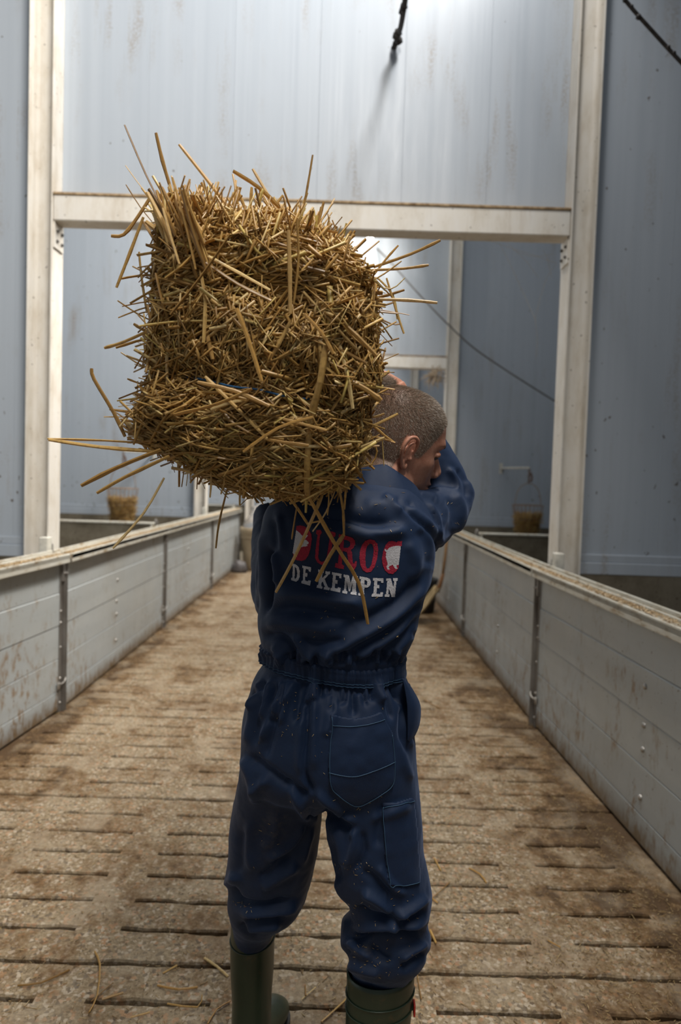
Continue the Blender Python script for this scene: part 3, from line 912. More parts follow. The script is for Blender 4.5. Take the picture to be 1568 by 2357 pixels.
# elastic waistband
def waistband():
    n = 420; rows = 9
    c = at(768, 1548, 1.44); c.z = at(768, 1550, 1.335).z
    mb = MB()
    for r in range(rows):
        tz = r / (rows - 1)
        for k in range(n):
            a = 2 * math.pi * k / n
            d = Vector((math.cos(a), math.sin(a), 0))
            z = c.z + 0.0195 - 0.040 * tz - math.cos(a) * 0.0085 + (0.006 * math.sin(a * 2 + 1.0))
            o = Vector((c.x, c.y, z)) + d * 0.5
            hit, nn, i, ds = bvh.ray_cast(o, -d)
            rad = (hit - Vector((c.x, c.y, z))).length if hit else 0.13
            flat = 1.0 if not (math.cos(a) > 0.86) else 0.08
            rip = flat * (0.0016 * math.sin(k * 1.05 + 0.6 * math.sin(k * 0.11)) + 0.0010 * math.sin(k * 0.47 + tz * 1.5))
            off = 0.0050 + rip - (0.0070 if r in (0, rows - 1) else 0) - (0.0012 if r in (2, 6) else 0)
            rads.setdefault(k, []).append(rad)
            mb.v.append((r, k, rad, off, d.copy(), z))
    # smooth the radius around the ring so the band spans the gathers
    R_ = np.array([[mb.v[r * n + k][2] for k in range(n)] for r in range(rows)])
    ref = np.median(R_, 0)
    ref = np.convolve(np.concatenate([ref[-40:], ref, ref[:40]]), np.ones(41) / 41, 'same')[40:-40]
    R_ = np.clip(R_, ref - 0.004, ref + 0.008)
    ker = np.ones(9) / 9
    R_ = np.array([np.convolve(np.concatenate([q[-12:], q, q[:12]]), ker, 'same')[12:-12] for q in R_])
    vs = []
    for r in range(rows):
        for k in range(n):
            _, _, rad, off, d, z = mb.v[r * n + k]
            vs.append(tuple(Vector((c.x, c.y, z)) + d * (R_[r, k] + off)))
    for r in range(rows):
        wb_pts.append([Vector(vs[r * n + k]) + mb.v[r * n + k][4] * 0.0009 for k in range(n)])
    wb_ang.extend([2 * math.pi * k / n for k in range(n)])
    mb.v = vs
    for r in range(rows - 1):
        for k in range(n):
            a0 = r * n + k; a1 = r * n + (k + 1) % n
            mb.f.append((a0, a0 + n, a1 + n, a1))
    o = mb.build('waistband', M['cloth'], None, True)
    return own(o, coverall)
rads = {}; wb_pts = []; wb_ang = []
wb_o = waistband()

# ---- sewn pieces that lie on the cloth: raster of small cells draped over it
def inside(poly, X, Y):
    r = np.zeros(X.shape, bool); n = len(poly)
    for i in range(n):
        x0, y0 = poly[i]; x1, y1 = poly[(i + 1) % n]
        if y0 == y1: continue
        c = ((y0 > Y) != (y1 > Y)) & (X < (x1 - x0) * (Y - y0) / (y1 - y0) + x0)
        r ^= c
    return r
def drape(name, polys, holes, mat, step=1.0, off=0.0012, parent=coverall, puff=0.0, sm=False):
    allp = [p for q in polys for p in q]
    x0, x1 = min(p[0] for p in allp) - step, max(p[0] for p in allp) + step
    y0, y1 = min(p[1] for p in allp) - step, max(p[1] for p in allp) + step
    nx, ny = int((x1 - x0) / step) + 1, int((y1 - y0) / step) + 1
    X, Y = np.meshgrid(x0 + (np.arange(nx) + 0.5) * step, y0 + (np.arange(ny) + 0.5) * step)
    m = np.zeros(X.shape, bool)
    for p in polys: m |= inside(p, X, Y)
    for p in holes: m &= ~inside(p, X, Y)
    mb = MB(); idx = {}
    edge = m.copy()
    edge[1:-1, 1:-1] = m[1:-1, 1:-1] & ~(m[:-2, 1:-1] & m[2:, 1:-1] & m[1:-1, :-2] & m[1:-1, 2:])
    def vid(i, j):
        if (i, j) not in idx:
            at_edge = puff and not (0 < i < ny and 0 < j < nx and m[i, j] and m[i - 1, j] and m[i, j - 1] and m[i - 1, j - 1])
            p = on_cloth(x0 + j * step, y0 + i * step, -0.001 if at_edge else off)
            idx[(i, j)] = len(mb.v) if p is not None else None
            if p is not None: mb.v.append(tuple(p))
        return idx[(i, j)]
    for i, j in zip(*np.where(m)):
        q = [vid(i, j), vid(i + 1, j), vid(i + 1, j + 1), vid(i, j + 1)]
        if None in q: continue
        mb.f.append(tuple(q))
    return own(mb.build(name, mat, None, sm), parent)
def seam(name, pts, r=0.0007, off=0.003, parent=coverall, closed=False, mat=None):
    out = []
    D = dense(pts, 8)
    for p in D:
        q = on_cloth(p[0], p[1], off)
        if q is not None: out.append(q)
    mb = MB(); mb.tube(out, r, 5)
    return own(mb.build(name, mat or M['thread'], None, True), parent)
M['thread'] = plain('blue_sewing_thread', (0.035, 0.085, 0.15), 0.6)
M['red'] = plain('crimson_embroidery', (0.30, 0.008, 0.030), 0.7, var=0.2, scale=300, bump=0.4)
M['white'] = plain('pale_grey_embroidery', (0.52, 0.51, 0.53), 0.7, var=0.12, scale=300, bump=0.4)

pk = [(760, 1643), (790, 1650), (816, 1654), (850, 1648), (878, 1637), (888, 1656), (902, 1684), (909, 1751), (906, 1803), (876, 1830), (831, 1854), (802, 1849), (776, 1831), (759, 1809), (755, 1754)]
drape('seat_pocket', [pk], [], M['cloth'], 2.2, 0.0045, coverall, 1, True)
seam('stitching', [(762, 1668), (800, 1672), (845, 1668), (884, 1656)], off=0.0058)
seam('stitching', [(757, 1776), (790, 1783), (820, 1784), (860, 1772), (907, 1752)], off=0.0058)
seam('stitching', [(763, 1650), (759, 1754), (763, 1806), (779, 1827), (804, 1845), (831, 1850), (874, 1827), (902, 1801), (905, 1751), (899, 1690)], off=0.0058)
cp = [(880, 1848), (915, 1846), (951, 1834), (958, 1900), (966, 2012), (965, 2033), (914, 2042), (894, 2038), (886, 1980)]
drape('thigh_pocket', [cp], [], M['cloth'], 2.2, 0.0045, coverall, 1, True)
seam('stitching', [(882, 1856), (915, 1855), (950, 1843)], off=0.0058)
seam('stitching', [(883, 1852), (889, 1980), (896, 2034), (914, 2039), (962, 2030)], off=0.0058)
for r_ in (6, 7):
    pts_ = [wb_pts[r_][k] for k in range(len(wb_pts[r_])) if wb_ang[k] > math.pi * 1.02 and wb_ang[k] < math.pi * 1.86]
    mb = MB(); mb.tube(pts_, 0.0006, 5); own(mb.build('stitching', M['thread'], None, True), wb_o if False else coverall)

# gaping side pocket at the right hip
def side_pocket():
    mb = MB()
    out = dense([(930, 1562), (950, 1590), (966, 1624), (965, 1662), (955, 1690), (944, 1704)], 5)
    inn = dense([(930, 1562), (936, 1590), (941, 1624), (942, 1662), (942, 1690), (942, 1704)], 5)
    b = []
    for (p, q) in zip(out, inn):
        a = at(p[0], p[1], 1.375); c = at(q[0] - 4, q[1], 1.345); e = at(q[0] - 6, q[1], 1.46); o2 = at(p[0] - 2, p[1], 1.41)
        b.append([c, c.lerp(a, 0.55) + Vector((0, -0.006, 0)), a, o2, e])
    n = 5; m0 = len(mb.v)
    for r in b: mb.v.extend([tuple(x) for x in r])
    for i in range(len(b) - 1):
        for k in range(n - 1):
            q = m0 + i * n + k
            mb.f.append((q, q + 1, q + n + 1, q + n))
    o = own(mb.build('side_pocket', M['cloth'], None, True), coverall)
    s = o.modifiers.new('thick', 'SOLIDIFY'); s.thickness = 0.002
    return o
side_pocket()

# collar: stand and fall swept round the neck
def collar():
    mb = MB()
    nk = at(880, 1128, 1.485)
    prof = [(0.000, -0.012), (-0.003, 0.012), (-0.001, 0.026), (0.006, 0.031), (0.016, 0.025), (0.030, 0.004), (0.043, -0.022), (0.045, -0.027), (0.038, -0.024)]
    n = 56
    vs = []
    for k in range(n + 1):
        a = R(-38) - R(284) * k / n           # from the front right round the back to the left
        ca, sa = math.cos(a), math.sin(a)
        d = Vector((ca, sa, 0))
        base = nk + Vector((ca * 0.071, sa * 0.064, 0.006 + 0.020 * max(0, -sa) - 0.040 * max(0, ca) - 0.010 * max(0, -ca)))
        wob = 0.002 * math.sin(a * 5) + 0.0015 * math.sin(a * 9 + 1)
        for (r, h) in prof:
            vs.append(tuple(base + d * (r + wob * (1 if r > 0.01 else 0)) + Vector((0, 0, h))))
    m = len(prof); mb.v = vs
    for k in range(n):
        for i in range(m - 1):
            q = k * m + i
            mb.f.append((q, q + m, q + m + 1, q + 1))
    o = own(mb.build('collar', M['cloth'], None, True), coverall)
    s = o.modifiers.new('thick', 'SOLIDIFY'); s.thickness = 0.0022
    ss = o.modifiers.new('sub', 'SUBSURF'); ss.levels = 1; ss.render_levels = 1
collar()

# ---- back print, measured on the cloth
def lg(pts): return [(640 + x * 0.20408, 1180 + y * 0.20408) for x, y in pts]
pigL = lg([(208, 197), (250, 230), (262, 248), (278, 262), (300, 250), (325, 228), (318, 245), (342, 256), (318, 285), (302, 305), (320, 308), (348, 335), (345, 352), (322, 362), (338, 370), (330, 378), (290, 382), (232, 402), (206, 440), (202, 462), (220, 495), (195, 488), (168, 452)])
pigR = lg([(1385, 377), (1360, 590), (1340, 588), (1335, 600), (1350, 630), (1325, 635), (1300, 602), (1295, 586), (1260, 600), (1245, 615), (1263, 640), (1235, 640), (1222, 610), (1237, 580), (1215, 500), (1221, 440), (1206, 432), (1202, 415), (1213, 407), (1225, 425), (1255, 395), (1300, 378), (1340, 374)])
Dd = lg([(210, 152), (250, 146), (300, 155), (350, 190), (378, 240), (383, 300), (370, 400), (345, 480), (310, 530), (270, 545), (215, 535), (188, 525), (168, 452), (208, 197)])
Uu = lg([(435, 195), (480, 192), (490, 205), (495, 225), (478, 245), (470, 300), (462, 420), (455, 500), (470, 540), (495, 555), (525, 545), (550, 500), (570, 380), (585, 270), (570, 240), (575, 210), (620, 215), (652, 228), (645, 265), (625, 275), (610, 380), (590, 500), (565, 560), (530, 585), (490, 587), (445, 560), (420, 510), (425, 420), (440, 300), (448, 250), (433, 235)])
Rr = lg([(690, 240), (720, 245), (790, 262), (840, 280), (868, 310), (872, 350), (850, 400), (820, 420), (835, 450), (840, 520), (845, 570), (860, 575), (870, 545), (890, 545), (885, 600), (860, 645), (820, 640), (795, 600), (790, 520), (780, 450), (735, 430), (725, 500), (722, 580), (748, 600), (742, 635), (690, 630), (642, 615), (650, 565), (675, 570), (690, 450), (700, 330), (705, 290), (685, 275)])
Rh = lg([(745, 300), (790, 310), (815, 330), (815, 370), (790, 395), (740, 395)])
Oo = lg([(1035, 297), (1085, 310), (1120, 350), (1130, 420), (1118, 520), (1090, 610), (1050, 665), (1000, 675), (960, 650), (930, 590), (918, 510), (925, 430), (950, 360), (985, 315)])
Oh = lg([(1040, 342), (1065, 355), (1080, 400), (1075, 480), (1055, 580), (1030, 625), (1005, 630), (990, 600), (985, 520), (992, 420), (1010, 370)])
Cc = lg([(1280, 315), (1320, 325), (1335, 335), (1350, 320), (1398, 318), (1395, 378), (1385, 377), (1360, 590), (1362, 620), (1330, 660), (1295, 690), (1250, 688), (1205, 650), (1180, 590), (1172, 520), (1185, 440), (1215, 360), (1245, 325)])
LT = [('letter_d', [Dd], [pigL], 'red'), ('letter_u', [Uu], [], 'red'), ('letter_r', [Rr], [Rh], 'red'), ('letter_o', [Oo], [Oh], 'red'), ('letter_c', [Cc], [pigR], 'red'),
      ('pig_head_emblem', [pigL], [], 'white'), ('pig_rear_emblem', [pigR], [], 'white'),
      ('letter_d', [lg([(150, 568), (200, 580), (235, 610), (250, 660), (248, 720), (230, 765), (205, 783), (150, 765), (152, 738), (165, 735), (170, 600), (155, 590)])], [lg([(195, 612), (212, 630), (220, 680), (213, 735), (198, 750), (190, 745)])], 'white'),
      ('letter_e', [lg([(275, 595), (375, 615), (372, 665), (350, 662), (348, 640), (315, 632), (312, 675), (335, 680), (333, 722), (310, 718), (306, 768), (340, 778), (345, 765), (372, 770), (362, 828), (265, 800), (268, 770), (282, 770), (290, 625), (275, 620)])], [], 'white'),
      ('letter_k', [lg([(455, 640), (520, 650), (518, 680), (505, 680), (500, 735), (550, 692), (535, 690), (535, 660), (590, 665), (588, 692), (575, 695), (530, 745), (565, 845), (585, 850), (580, 880), (515, 870), (518, 842), (530, 842), (508, 775), (492, 790), (488, 835), (502, 838), (498, 865), (435, 850), (440, 822), (455, 822), (470, 672), (453, 668)])], [], 'white'),
      ('letter_e', [lg([(610, 670), (718, 690), (715, 740), (690, 735), (690, 715), (655, 708), (650, 755), (675, 760), (672, 800), (648, 795), (640, 850), (672, 858), (678, 840), (708, 848), (700, 905), (590, 882), (593, 852), (610, 852), (622, 700), (608, 698)])], [], 'white'),
      ('letter_m', [lg([(742, 697), (800, 705), (820, 790), (845, 712), (900, 718), (898, 748), (885, 748), (880, 895), (888, 897), (886, 932), (820, 925), (822, 895), (838, 895), (842, 790), (815, 890), (800, 890), (778, 780), (772, 885), (785, 890), (780, 922), (725, 910), (728, 880), (745, 880), (758, 728), (740, 725)])], [], 'white'),
      ('letter_p', [lg([(922, 718), (1000, 732), (1035, 745), (1048, 785), (1035, 825), (1005, 845), (975, 842), (970, 905), (975, 910), (970, 942), (905, 935), (908, 905), (925, 905), (935, 750), (920, 748)])], [lg([(975, 760), (1000, 765), (1008, 785), (1000, 815), (975, 812)])], 'white'),
      ('letter_e', [lg([(1070, 735), (1190, 740), (1188, 790), (1163, 788), (1160, 770), (1120, 768), (1118, 812), (1142, 815), (1140, 852), (1115, 850), (1110, 915), (1150, 918), (1155, 895), (1185, 898), (1178, 948), (1055, 945), (1058, 915), (1075, 912), (1085, 768), (1070, 765)])], [], 'white'),
      ('letter_n', [lg([(1218, 740), (1270, 740), (1300, 840), (1310, 770), (1295, 768), (1298, 738), (1350, 737), (1348, 768), (1335, 770), (1315, 950), (1280, 950), (1250, 850), (1243, 918), (1258, 920), (1255, 950), (1203, 950), (1205, 920), (1218, 918), (1230, 770), (1218, 768)])], [], 'white')]
for nm, ps, hs, mt in LT:
    drape(nm, ps, hs, M[mt], 0.8, 0.0011)
# ------------------------------------------------------------------ head, hands, body inside the clothes
YAW, PITCH, ROLL = R(17), R(14), R(9)
HEAD_R = Matrix.Rotation(YAW, 3, 'Z') @ Matrix.Rotation(PITCH, 3, 'Y') @ Matrix.Rotation(ROLL, 3, 'X')
HS = 1.03
HEAD_O = at(939, 1044, 1.43) - HEAD_R @ (Vector((-.004, -.077, 0)) * HS)          # between the ear canals
def hw(p): return HEAD_O + HEAD_R @ (Vector(p) * HS)

HL = [(.1285, .010, -.030, .018), (.1235, .036, -.052, .040), (.113, .057, -.069, .055), (.098, .073, -.082, .066), (.080, .084, -.090, .073), (.058, .0915, -.0945, .077),
      (.036, .0935, -.095, .078), (.016, .0885, -.092, .0765), (-.004, .0885, -.085, .0735), (-.022, .0895, -.076, .0705), (-.040, .0900, -.064, .0665), (-.056, .0905, -.050, .0615),
      (-.070, .0900, -.036, .055), (-.083, .087, -.020, .047), (-.094, .079, -.002, .037), (-.101, .062, .016, .022)]
def head_mesh_local():
    mb = MB(); n = 64
    rings = []
    for z, xf, xb, w in dense(HL, 3):
        r = []
        cx = (xf + xb) / 2 * 0.2 - 0.008
        for k in range(n):
            a = 2 * math.pi * k / n
            ca, sa = math.cos(a), math.sin(a)
            e = 2.25
            fx = (xf - cx) if ca > 0 else (cx - xb)
            x = cx + fx * math.copysign(abs(ca) ** (2 / e), ca)
            y = w * math.copysign(abs(sa) ** (2 / 2.1), sa)
            if ca > 0: y *= 1 - 0.10 * (ca ** 2)
            p = np.array([x, y, z])
            # features of the face
            def g(c, s): return math.exp(-(((x - c[0]) / s[0]) ** 2 + ((abs(y) - c[1]) / s[1]) ** 2 + ((z - c[2]) / s[2]) ** 2))
            d = 0
            d -= .013 * g((.085, .031, .015), (.03, .015, .010))
            d += .0060 * g((.095, .028, .037), (.03, .024, .009))
            d += .0045 * g((.062, .055, -.010), (.03, .018, .014))
            d -= .0050 * g((.060, .060, .045), (.025, .02, .02))
            d += .0100 * g((.093, .0, -.0505), (.02, .020, .0055)) + .0095 * g((.091, .0, -.0625), (.02, .018, .0058))
            d -= .0085 * g((.095, .0, -.0563), (.02, .024, .0024))
            d -= .0045 * g((.09, .0, -.0735), (.02, .018, .005))
            d += .0070 * g((.088, .0, -.087), (.03, .020, .010))
            d -= .0030 * g((.080, .034, -.040), (.02, .006, .018))
            d += .0035 * g((.03, .060, -.065), (.03, .02, .015))
            nn = Vector((ca, sa * 0.9, 0)).normalized()
            r.append(Vector((x, y, z)) + nn * d)
        rings.append(r)
    ring_obj(mb, rings, n)
    # nose: bridge, tip, wings
    ns = []
    for (x, z, w, dpt) in dense([(.0830, .032, .0060, .012), (.0900, .018, .0065, .012), (.0985, .004, .0080, .015), (.1075, -.010, .0105, .019), (.1110, -.020, .0130, .022), (.1040, -.031, .0135, .020), (.0930, -.036, .010, .012)], 3):
        r = []
        for k in range(20):
            a = 2 * math.pi * k / 20
            r.append(Vector((x - dpt * 0.45 + dpt * 0.55 * math.cos(a), w * math.sin(a), z - 0.25 * dpt * math.cos(a) * 0.4)))
        ns.append(r)
    ring_obj(mb, ns, 20)
    for s in (-1, 1):
        mb.lathe([(0.0005, -.0075), (.006, -.005), (.0078, 0), (.006, .005), (.0005, .0075)], (.0965, s * .0125, -.0275), 12)
        # brow bone and eyelid
        mb.tube([(.0710, s * .046, .014), (.0775, s * .038, .0160), (.0795, s * .030, .0165), (.0785, s * .021, .014)], [.004, .0062, .0066, .004], 10)
        # ear
        E = lambda x, z, o: Vector((-0.006 + x, s * (.0745 + o), z))
        helix = dense([(.010, -.002, .004), (.013, .012, .010), (.011, .027, .016), (.001, .035, .021), (-.011, .031, .024), (-.018, .018, .025), (-.018, .002, .023), (-.013, -.014, .017), (-.006, -.024, .011)], 4)
        mb.tube([E(*h) for h in helix], [.0030 + .0012 * math.sin(math.pi * i / (len(helix) - 1)) for i in range(len(helix))], 10)
        anti = dense([(.004, .024, .012), (-.004, .018, .0165), (-.0085, .004, .0165), (-.006, -.008, .0125), (.000, -.014, .010)], 4)
        mb.tube([E(*h) for h in anti], [.0030] * len(anti), 8)
        lobe = dense([(-.008, -.016, .013), (-.004, -.025, .0105), (.001, -.030, .008), (.005, -.027, .005), (.006, -.020, .003)], 3)
        mb.tube([E(*h) for h in lobe], [.0035, .004, .0046, .005, .0052, .0052, .005, .0046, .004, .0036, .0034, .0032, .003][:len(lobe)], 10)
        tr = [(.009, -.004, .004), (.010, -.009, .007), (.008, -.014, .006)]
        mb.tube([E(*h) for h in tr], [.003, .004, .003], 8)
        # back plate of the ear
        pl = []
        for t in (0, 1):
            rr = []
            for k in range(20):
                a = 2 * math.pi * k / 20
                x = -.004 + .0125 * math.cos(a); z = .006 + .027 * math.sin(a)
                rr.append(E(x, z, (.000 if t == 0 else .0055 + (.004 - x) * 0.42)))
            pl.append(rr if s > 0 else rr[::-1])
        ring_obj(mb, pl, 20)
    return mb

bd = MB()
hm = head_mesh_local()
bd.add([hw(v) for v in hm.v], hm.f)
# neck into the trunk
N0, N1, N2 = at(882, 1165, 1.475), at(884, 1110, 1.485), hw((-.020, 0, -.030))
bd.tube(dense([N0, N1, N1.lerp(N2, .5), N2], 3), [.072, .070, .068, .066, .064, .063, .0625, .062, .061, .060], 26)
ring_obj(bd, [level(*r, e=2.3, k=0.80) for r in dense(TORSO[1:], 1)])
ring_obj(bd, [level(*r, e=2.1, k=0.70) for r in dense(LLEG[:-1], 1)])
ring_obj(bd, [level(*r, e=2.1, k=0.70) for r in dense(RLEG[:-1], 1)])
bd.tube(R_ARM, [max(r * 0.70, .026) for r in R_RAD], 20); bd.tube(L_ARM, [max(r * 0.70, .026) for r in L_RAD], 20)
def hand(wrist, palm_dir, curl_dir, side_dir, k=1.0):
    """palm, four unequal fingers with two bends and a thumb from the side of the palm"""
    f = Vector(palm_dir).normalized(); c = Vector(curl_dir); c = (c - f * c.dot(f)).normalized(); s = Vector(side_dir); s = (s - f * s.dot(f) - c * s.dot(c)).normalized()
    W = Vector(wrist)
    rings = []
    for d, w, h in ((-.02, .027, .022), (.0, .029, .021), (.025, .036, .019), (.055, .041, .017), (.078, .040, .014), (.088, .034, .010)):
        r = []
        for i in range(24):
            a = 2 * math.pi * i / 24
            r.append(W + f * (d * k) + s * (math.cos(a) * w * k) + c * (math.sin(a) * h * k))
        rings.append(r)
    ring_obj(bd, rings, 24)
    for off, ln in ((-.030, .066), (-.010, .078), (.010, .074), (.029, .058)):
        b = W + f * (.076 * k) + s * (off * k)
        j1 = b + (f * .90 + c * .43) * (ln * .46 * k); j2 = j1 + (f * .35 + c * .94) * (ln * .32 * k); j3 = j2 + (f * -.25 + c * .95) * (ln * .26 * k)
        bd.tube([b - f * .02 * k, b, b.lerp(j1, .5), j1, j1.lerp(j2, .5), j2, j3], [r_ * k for r_ in (.0085, .0098, .0090, .0095, .0085, .0088, .0065)], 12)
    b = W + f * (.022 * k) - s * (.028 * k) + c * (.006 * k)
    j1 = b + (f * .62 - s * .66 + c * .42) * (.036 * k); j2 = j1 + (f * .80 - s * .20 + c * .55) * (.030 * k); j3 = j2 + (f * .75 + c * .66) * (.022 * k)
    bd.tube([b, b.lerp(j1, .5), j1, j2, j3], [.014 * k, .0125 * k, .0115 * k, .0105 * k, .0075 * k], 12)
WR2 = A_WR + (A_WR - A_EL).normalized() * 0.012
bd.tube([A_WR - (A_WR - A_EL).normalized() * 0.06, A_WR, at(876, 877, 1.572)], [.029, .027, .026], 18)
hand(at(881, 878, 1.574), at(832, 858, 1.535) - at(881, 878, 1.574), Vector((-0.25, 0.3, -0.9)), Vector((0.2, -1.0, 0.1)), 1.0)
hand(L_WR, Vector((0.5, 0.35, 0.10)), Vector((0.05, -0.2, 1.0)), Vector((-0.4, 1.0, 0)), 0.95)
bmesh_ = remesh(bd, 0.0022, 3, 0.5)
smooth(bmesh_)

def hair_amount(L):
    """1 where the clipped hair grows, in head coordinates"""
    x, y, z = L[:, 0], np.abs(L[:, 1]), L[:, 2]
    line = np.interp(x, [-.11, -.085, -.060, -.035, -.022, -.010, .004, .012, .026, .040, .055, .070, .085, .10],
                     [-.060, -.062, -.066, -.050, -.030, .040, .040, -.004, -.002, .022, .046, .074, .090, .096])
    return np.clip((z - line) / 0.006 + 0.5, 0, 1)
HRI = np.array(HEAD_R.transposed())
co = get_co(bmesh_)
Lc = (co - np.array(HEAD_O)) @ HRI.T / HS
near = (np.linalg.norm(Lc, axis=1) < 0.17)
ha = np.where(near & (Lc[:, 2] > -.09) & (np.abs(Lc[:, 1]) < .0785 + .0), hair_amount(Lc), 0)
ear = (np.abs(Lc[:, 1]) > .0775) & (Lc[:, 0] > -.035) & (Lc[:, 0] < .012) & (Lc[:, 2] < .036) & (Lc[:, 2] > -.04)
ha = np.where(ear, 0, ha)
stub = np.clip((-.022 - Lc[:, 2]) / .03, 0, 1) * np.clip((Lc[:, 0] + .0) / .03, 0, 1) * near * (Lc[:, 2] > -.11)
col = bmesh_.attributes.new('growth', 'FLOAT_COLOR', 'POINT')
cc = np.zeros((len(co), 4)); cc[:, 0] = ha; cc[:, 1] = stub; cc[:, 3] = 1
lipd = np.exp(-(((Lc[:, 2] + .0565) / .008) ** 2 + (Lc[:, 1] / .020) ** 2)) * (Lc[:, 0] > .07) * near
cc[:, 2] = lipd
col.data.foreach_set('color', cc.ravel())
def m_skin():
    t = NT('weathered_skin')
    o = t.coord('Object')
    n = t.noise(o, 45, 5, 0.6)
    c = t.ramp(n, [(0.3, (0.41, 0.175, 0.110)), (0.5, (0.50, 0.235, 0.155)), (0.75, (0.57, 0.295, 0.205))])
    ca = t.n.new('ShaderNodeVertexColor'); ca.layer_name = 'growth'
    s = t.n.new('ShaderNodeSeparateColor'); t.out(ca.outputs['Color'], s.inputs[0])
    fine = t.noise(o, 420, 2)
    c = t.mix(t.math('MULTIPLY', s.outputs[1], t.math('MULTIPLY', fine, 0.75)), c, (0.13, 0.085, 0.065))
    c = t.mix(t.math('MULTIPLY', s.outputs[2], 0.6), c, (0.33, 0.12, 0.09))
    c = t.mix(t.math('MULTIPLY', s.outputs[0], 0.72), c, (0.17, 0.125, 0.09))
    t.b.inputs['Subsurface Weight'].default_value = 0.12
    t.b.inputs['Subsurface Radius'].default_value = (0.010, 0.004, 0.002)
    t.b.inputs['Subsurface Scale'].default_value = 0.4
    t.bump(t.math('ADD', fine, t.math('MULTIPLY', n, 1.5)), 0.22, 0.0015)
    return t.fin(c, 0.45, 0, 0.45)
M['skin'] = m_skin()
body = own(link('body', bmesh_, M['skin']))
body['label'] = 'bare head, neck and hands of the man'

# clipped hair: short bristles combed forward and down
def hairs(n):
    tri = np.array([p.vertices[:3] for p in bmesh_.polygons if ha[p.vertices[0]] > 0.4])
    A, B, C = co[tri[:, 0]], co[tri[:, 1]], co[tri[:, 2]]
    no = get_no(bmesh_)
    pick = rng.integers(0, len(tri), n)
    u = rng.random((n, 1)); v = rng.random((n, 1))
    P = A[pick] + u * (B[pick] - A[pick]) + v * (C[pick] - A[pick])
    N = no[tri[pick, 0]]
    L = (P - np.array(HEAD_O)) @ HRI.T / HS
    keep = rng.random(n) < np.clip(hair_amount(L), 0, 1)
    P, N, L = P[keep], N[keep], L[keep]; n = len(P)
    # growth from the whorl at the back of the crown
    wh = np.array([-.060, 0.01, .095])
    g = L - wh; g /= np.linalg.norm(g, axis=1)[:, None] + 1e-6
    G = g @ np.array(HEAD_R).T
    T = G - N * np.sum(G * N, 1)[:, None]; T /= np.linalg.norm(T, axis=1)[:, None] + 1e-6
    top = np.clip((L[:, 2] - .02) / .07, 0, 1)[:, None]
    D = N * (0.40 + 0.25 * top) + T * 0.75 + rng.normal(0, 0.16, (n, 3)); D /= np.linalg.norm(D, axis=1)[:, None]
    ln = (0.0030 + 0.0038 * top[:, 0] + 0.0012 * rng.random(n))[:, None]
    S = np.cross(D, rng.normal(0, 1, (n, 3))); S /= np.linalg.norm(S, axis=1)[:, None] + 1e-9
    w = 0.00015 + 0.00011 * rng.random((n, 1))
    V = np.empty((n, 3, 3))
    V[:, 0] = P - S * w - N * 0.0004; V[:, 1] = P + S * w - N * 0.0004; V[:, 2] = P + D * ln
    me = bpy.data.meshes.new('hair')
    me.vertices.add(n * 3); me.vertices.foreach_set('co', V.ravel())
    me.loops.add(n * 3); me.loops.foreach_set('vertex_index', np.arange(n * 3, dtype=np.int32))
    me.polygons.add(n); me.polygons.foreach_set('loop_start', np.arange(0, n * 3, 3, dtype=np.int32))
    me.update(calc_edges=True)
    return me
def m_hair():
    t = NT('clipped_greying_hair')
    g = t.n.new('ShaderNodeNewGeometry')
    c = t.ramp(g.outputs['Random Per Island'], [(0.0, (0.11, 0.08, 0.055)), (0.45, (0.21, 0.155, 0.11)), (0.72, (0.34, 0.265, 0.195)), (0.9, (0.52, 0.45, 0.37)), (1.0, (0.62, 0.58, 0.52))])
    return t.fin(c, 0.40, 0, 0.5)
hair = own(link('hair', hairs(80000), m_hair()), body)
hair['kind'] = 'stuff'; hair['label'] = 'short clipped greying brown hair'

# eyebrow and eyes
mb = MB()
for s in (-1, 1):
    for i in range(170):
        t = random.random()
        p = Vector((.0905 - .014 * t ** 2, s * (.014 + .034 * t), .0335 + .0035 * math.sin(t * 2.4) + random.uniform(-.0028, .0028)))
        d = Vector((-.001 - .004 * t, s * .006, .0012 + random.uniform(-.0012, .0012)))
        p = p + Vector((.0035, 0, 0))
        a, b = hw(p), hw(p + d + Vector((.0012, 0, 0))); w = HEAD_R @ Vector((0, 0, .00028))
        mb.add([a - w, a + w, b], [(0, 1, 2)])
own(mb.build('eyebrows', plain('brown_eyebrow_hair', (0.07, 0.045, 0.03), 0.5)), body)['kind'] = 'stuff'
for s in (-1, 1):
    mb = MB(); mb.lathe([(.0004, -.0118), (.006, -.0102), (.0102, -.006), (.0118, 0), (.0102, .006), (.006, .0102), (.0004, .0118)], (0, 0, 0), 18)
    e = MB(); e.add([hw(Vector(v) + Vector((.0712, s * .0315, .0135))) for v in mb.v], mb.f)
    own(e.build('eye', plain('dark_squinting_eye', (0.10, 0.07, 0.055), 0.2), None, True), body)

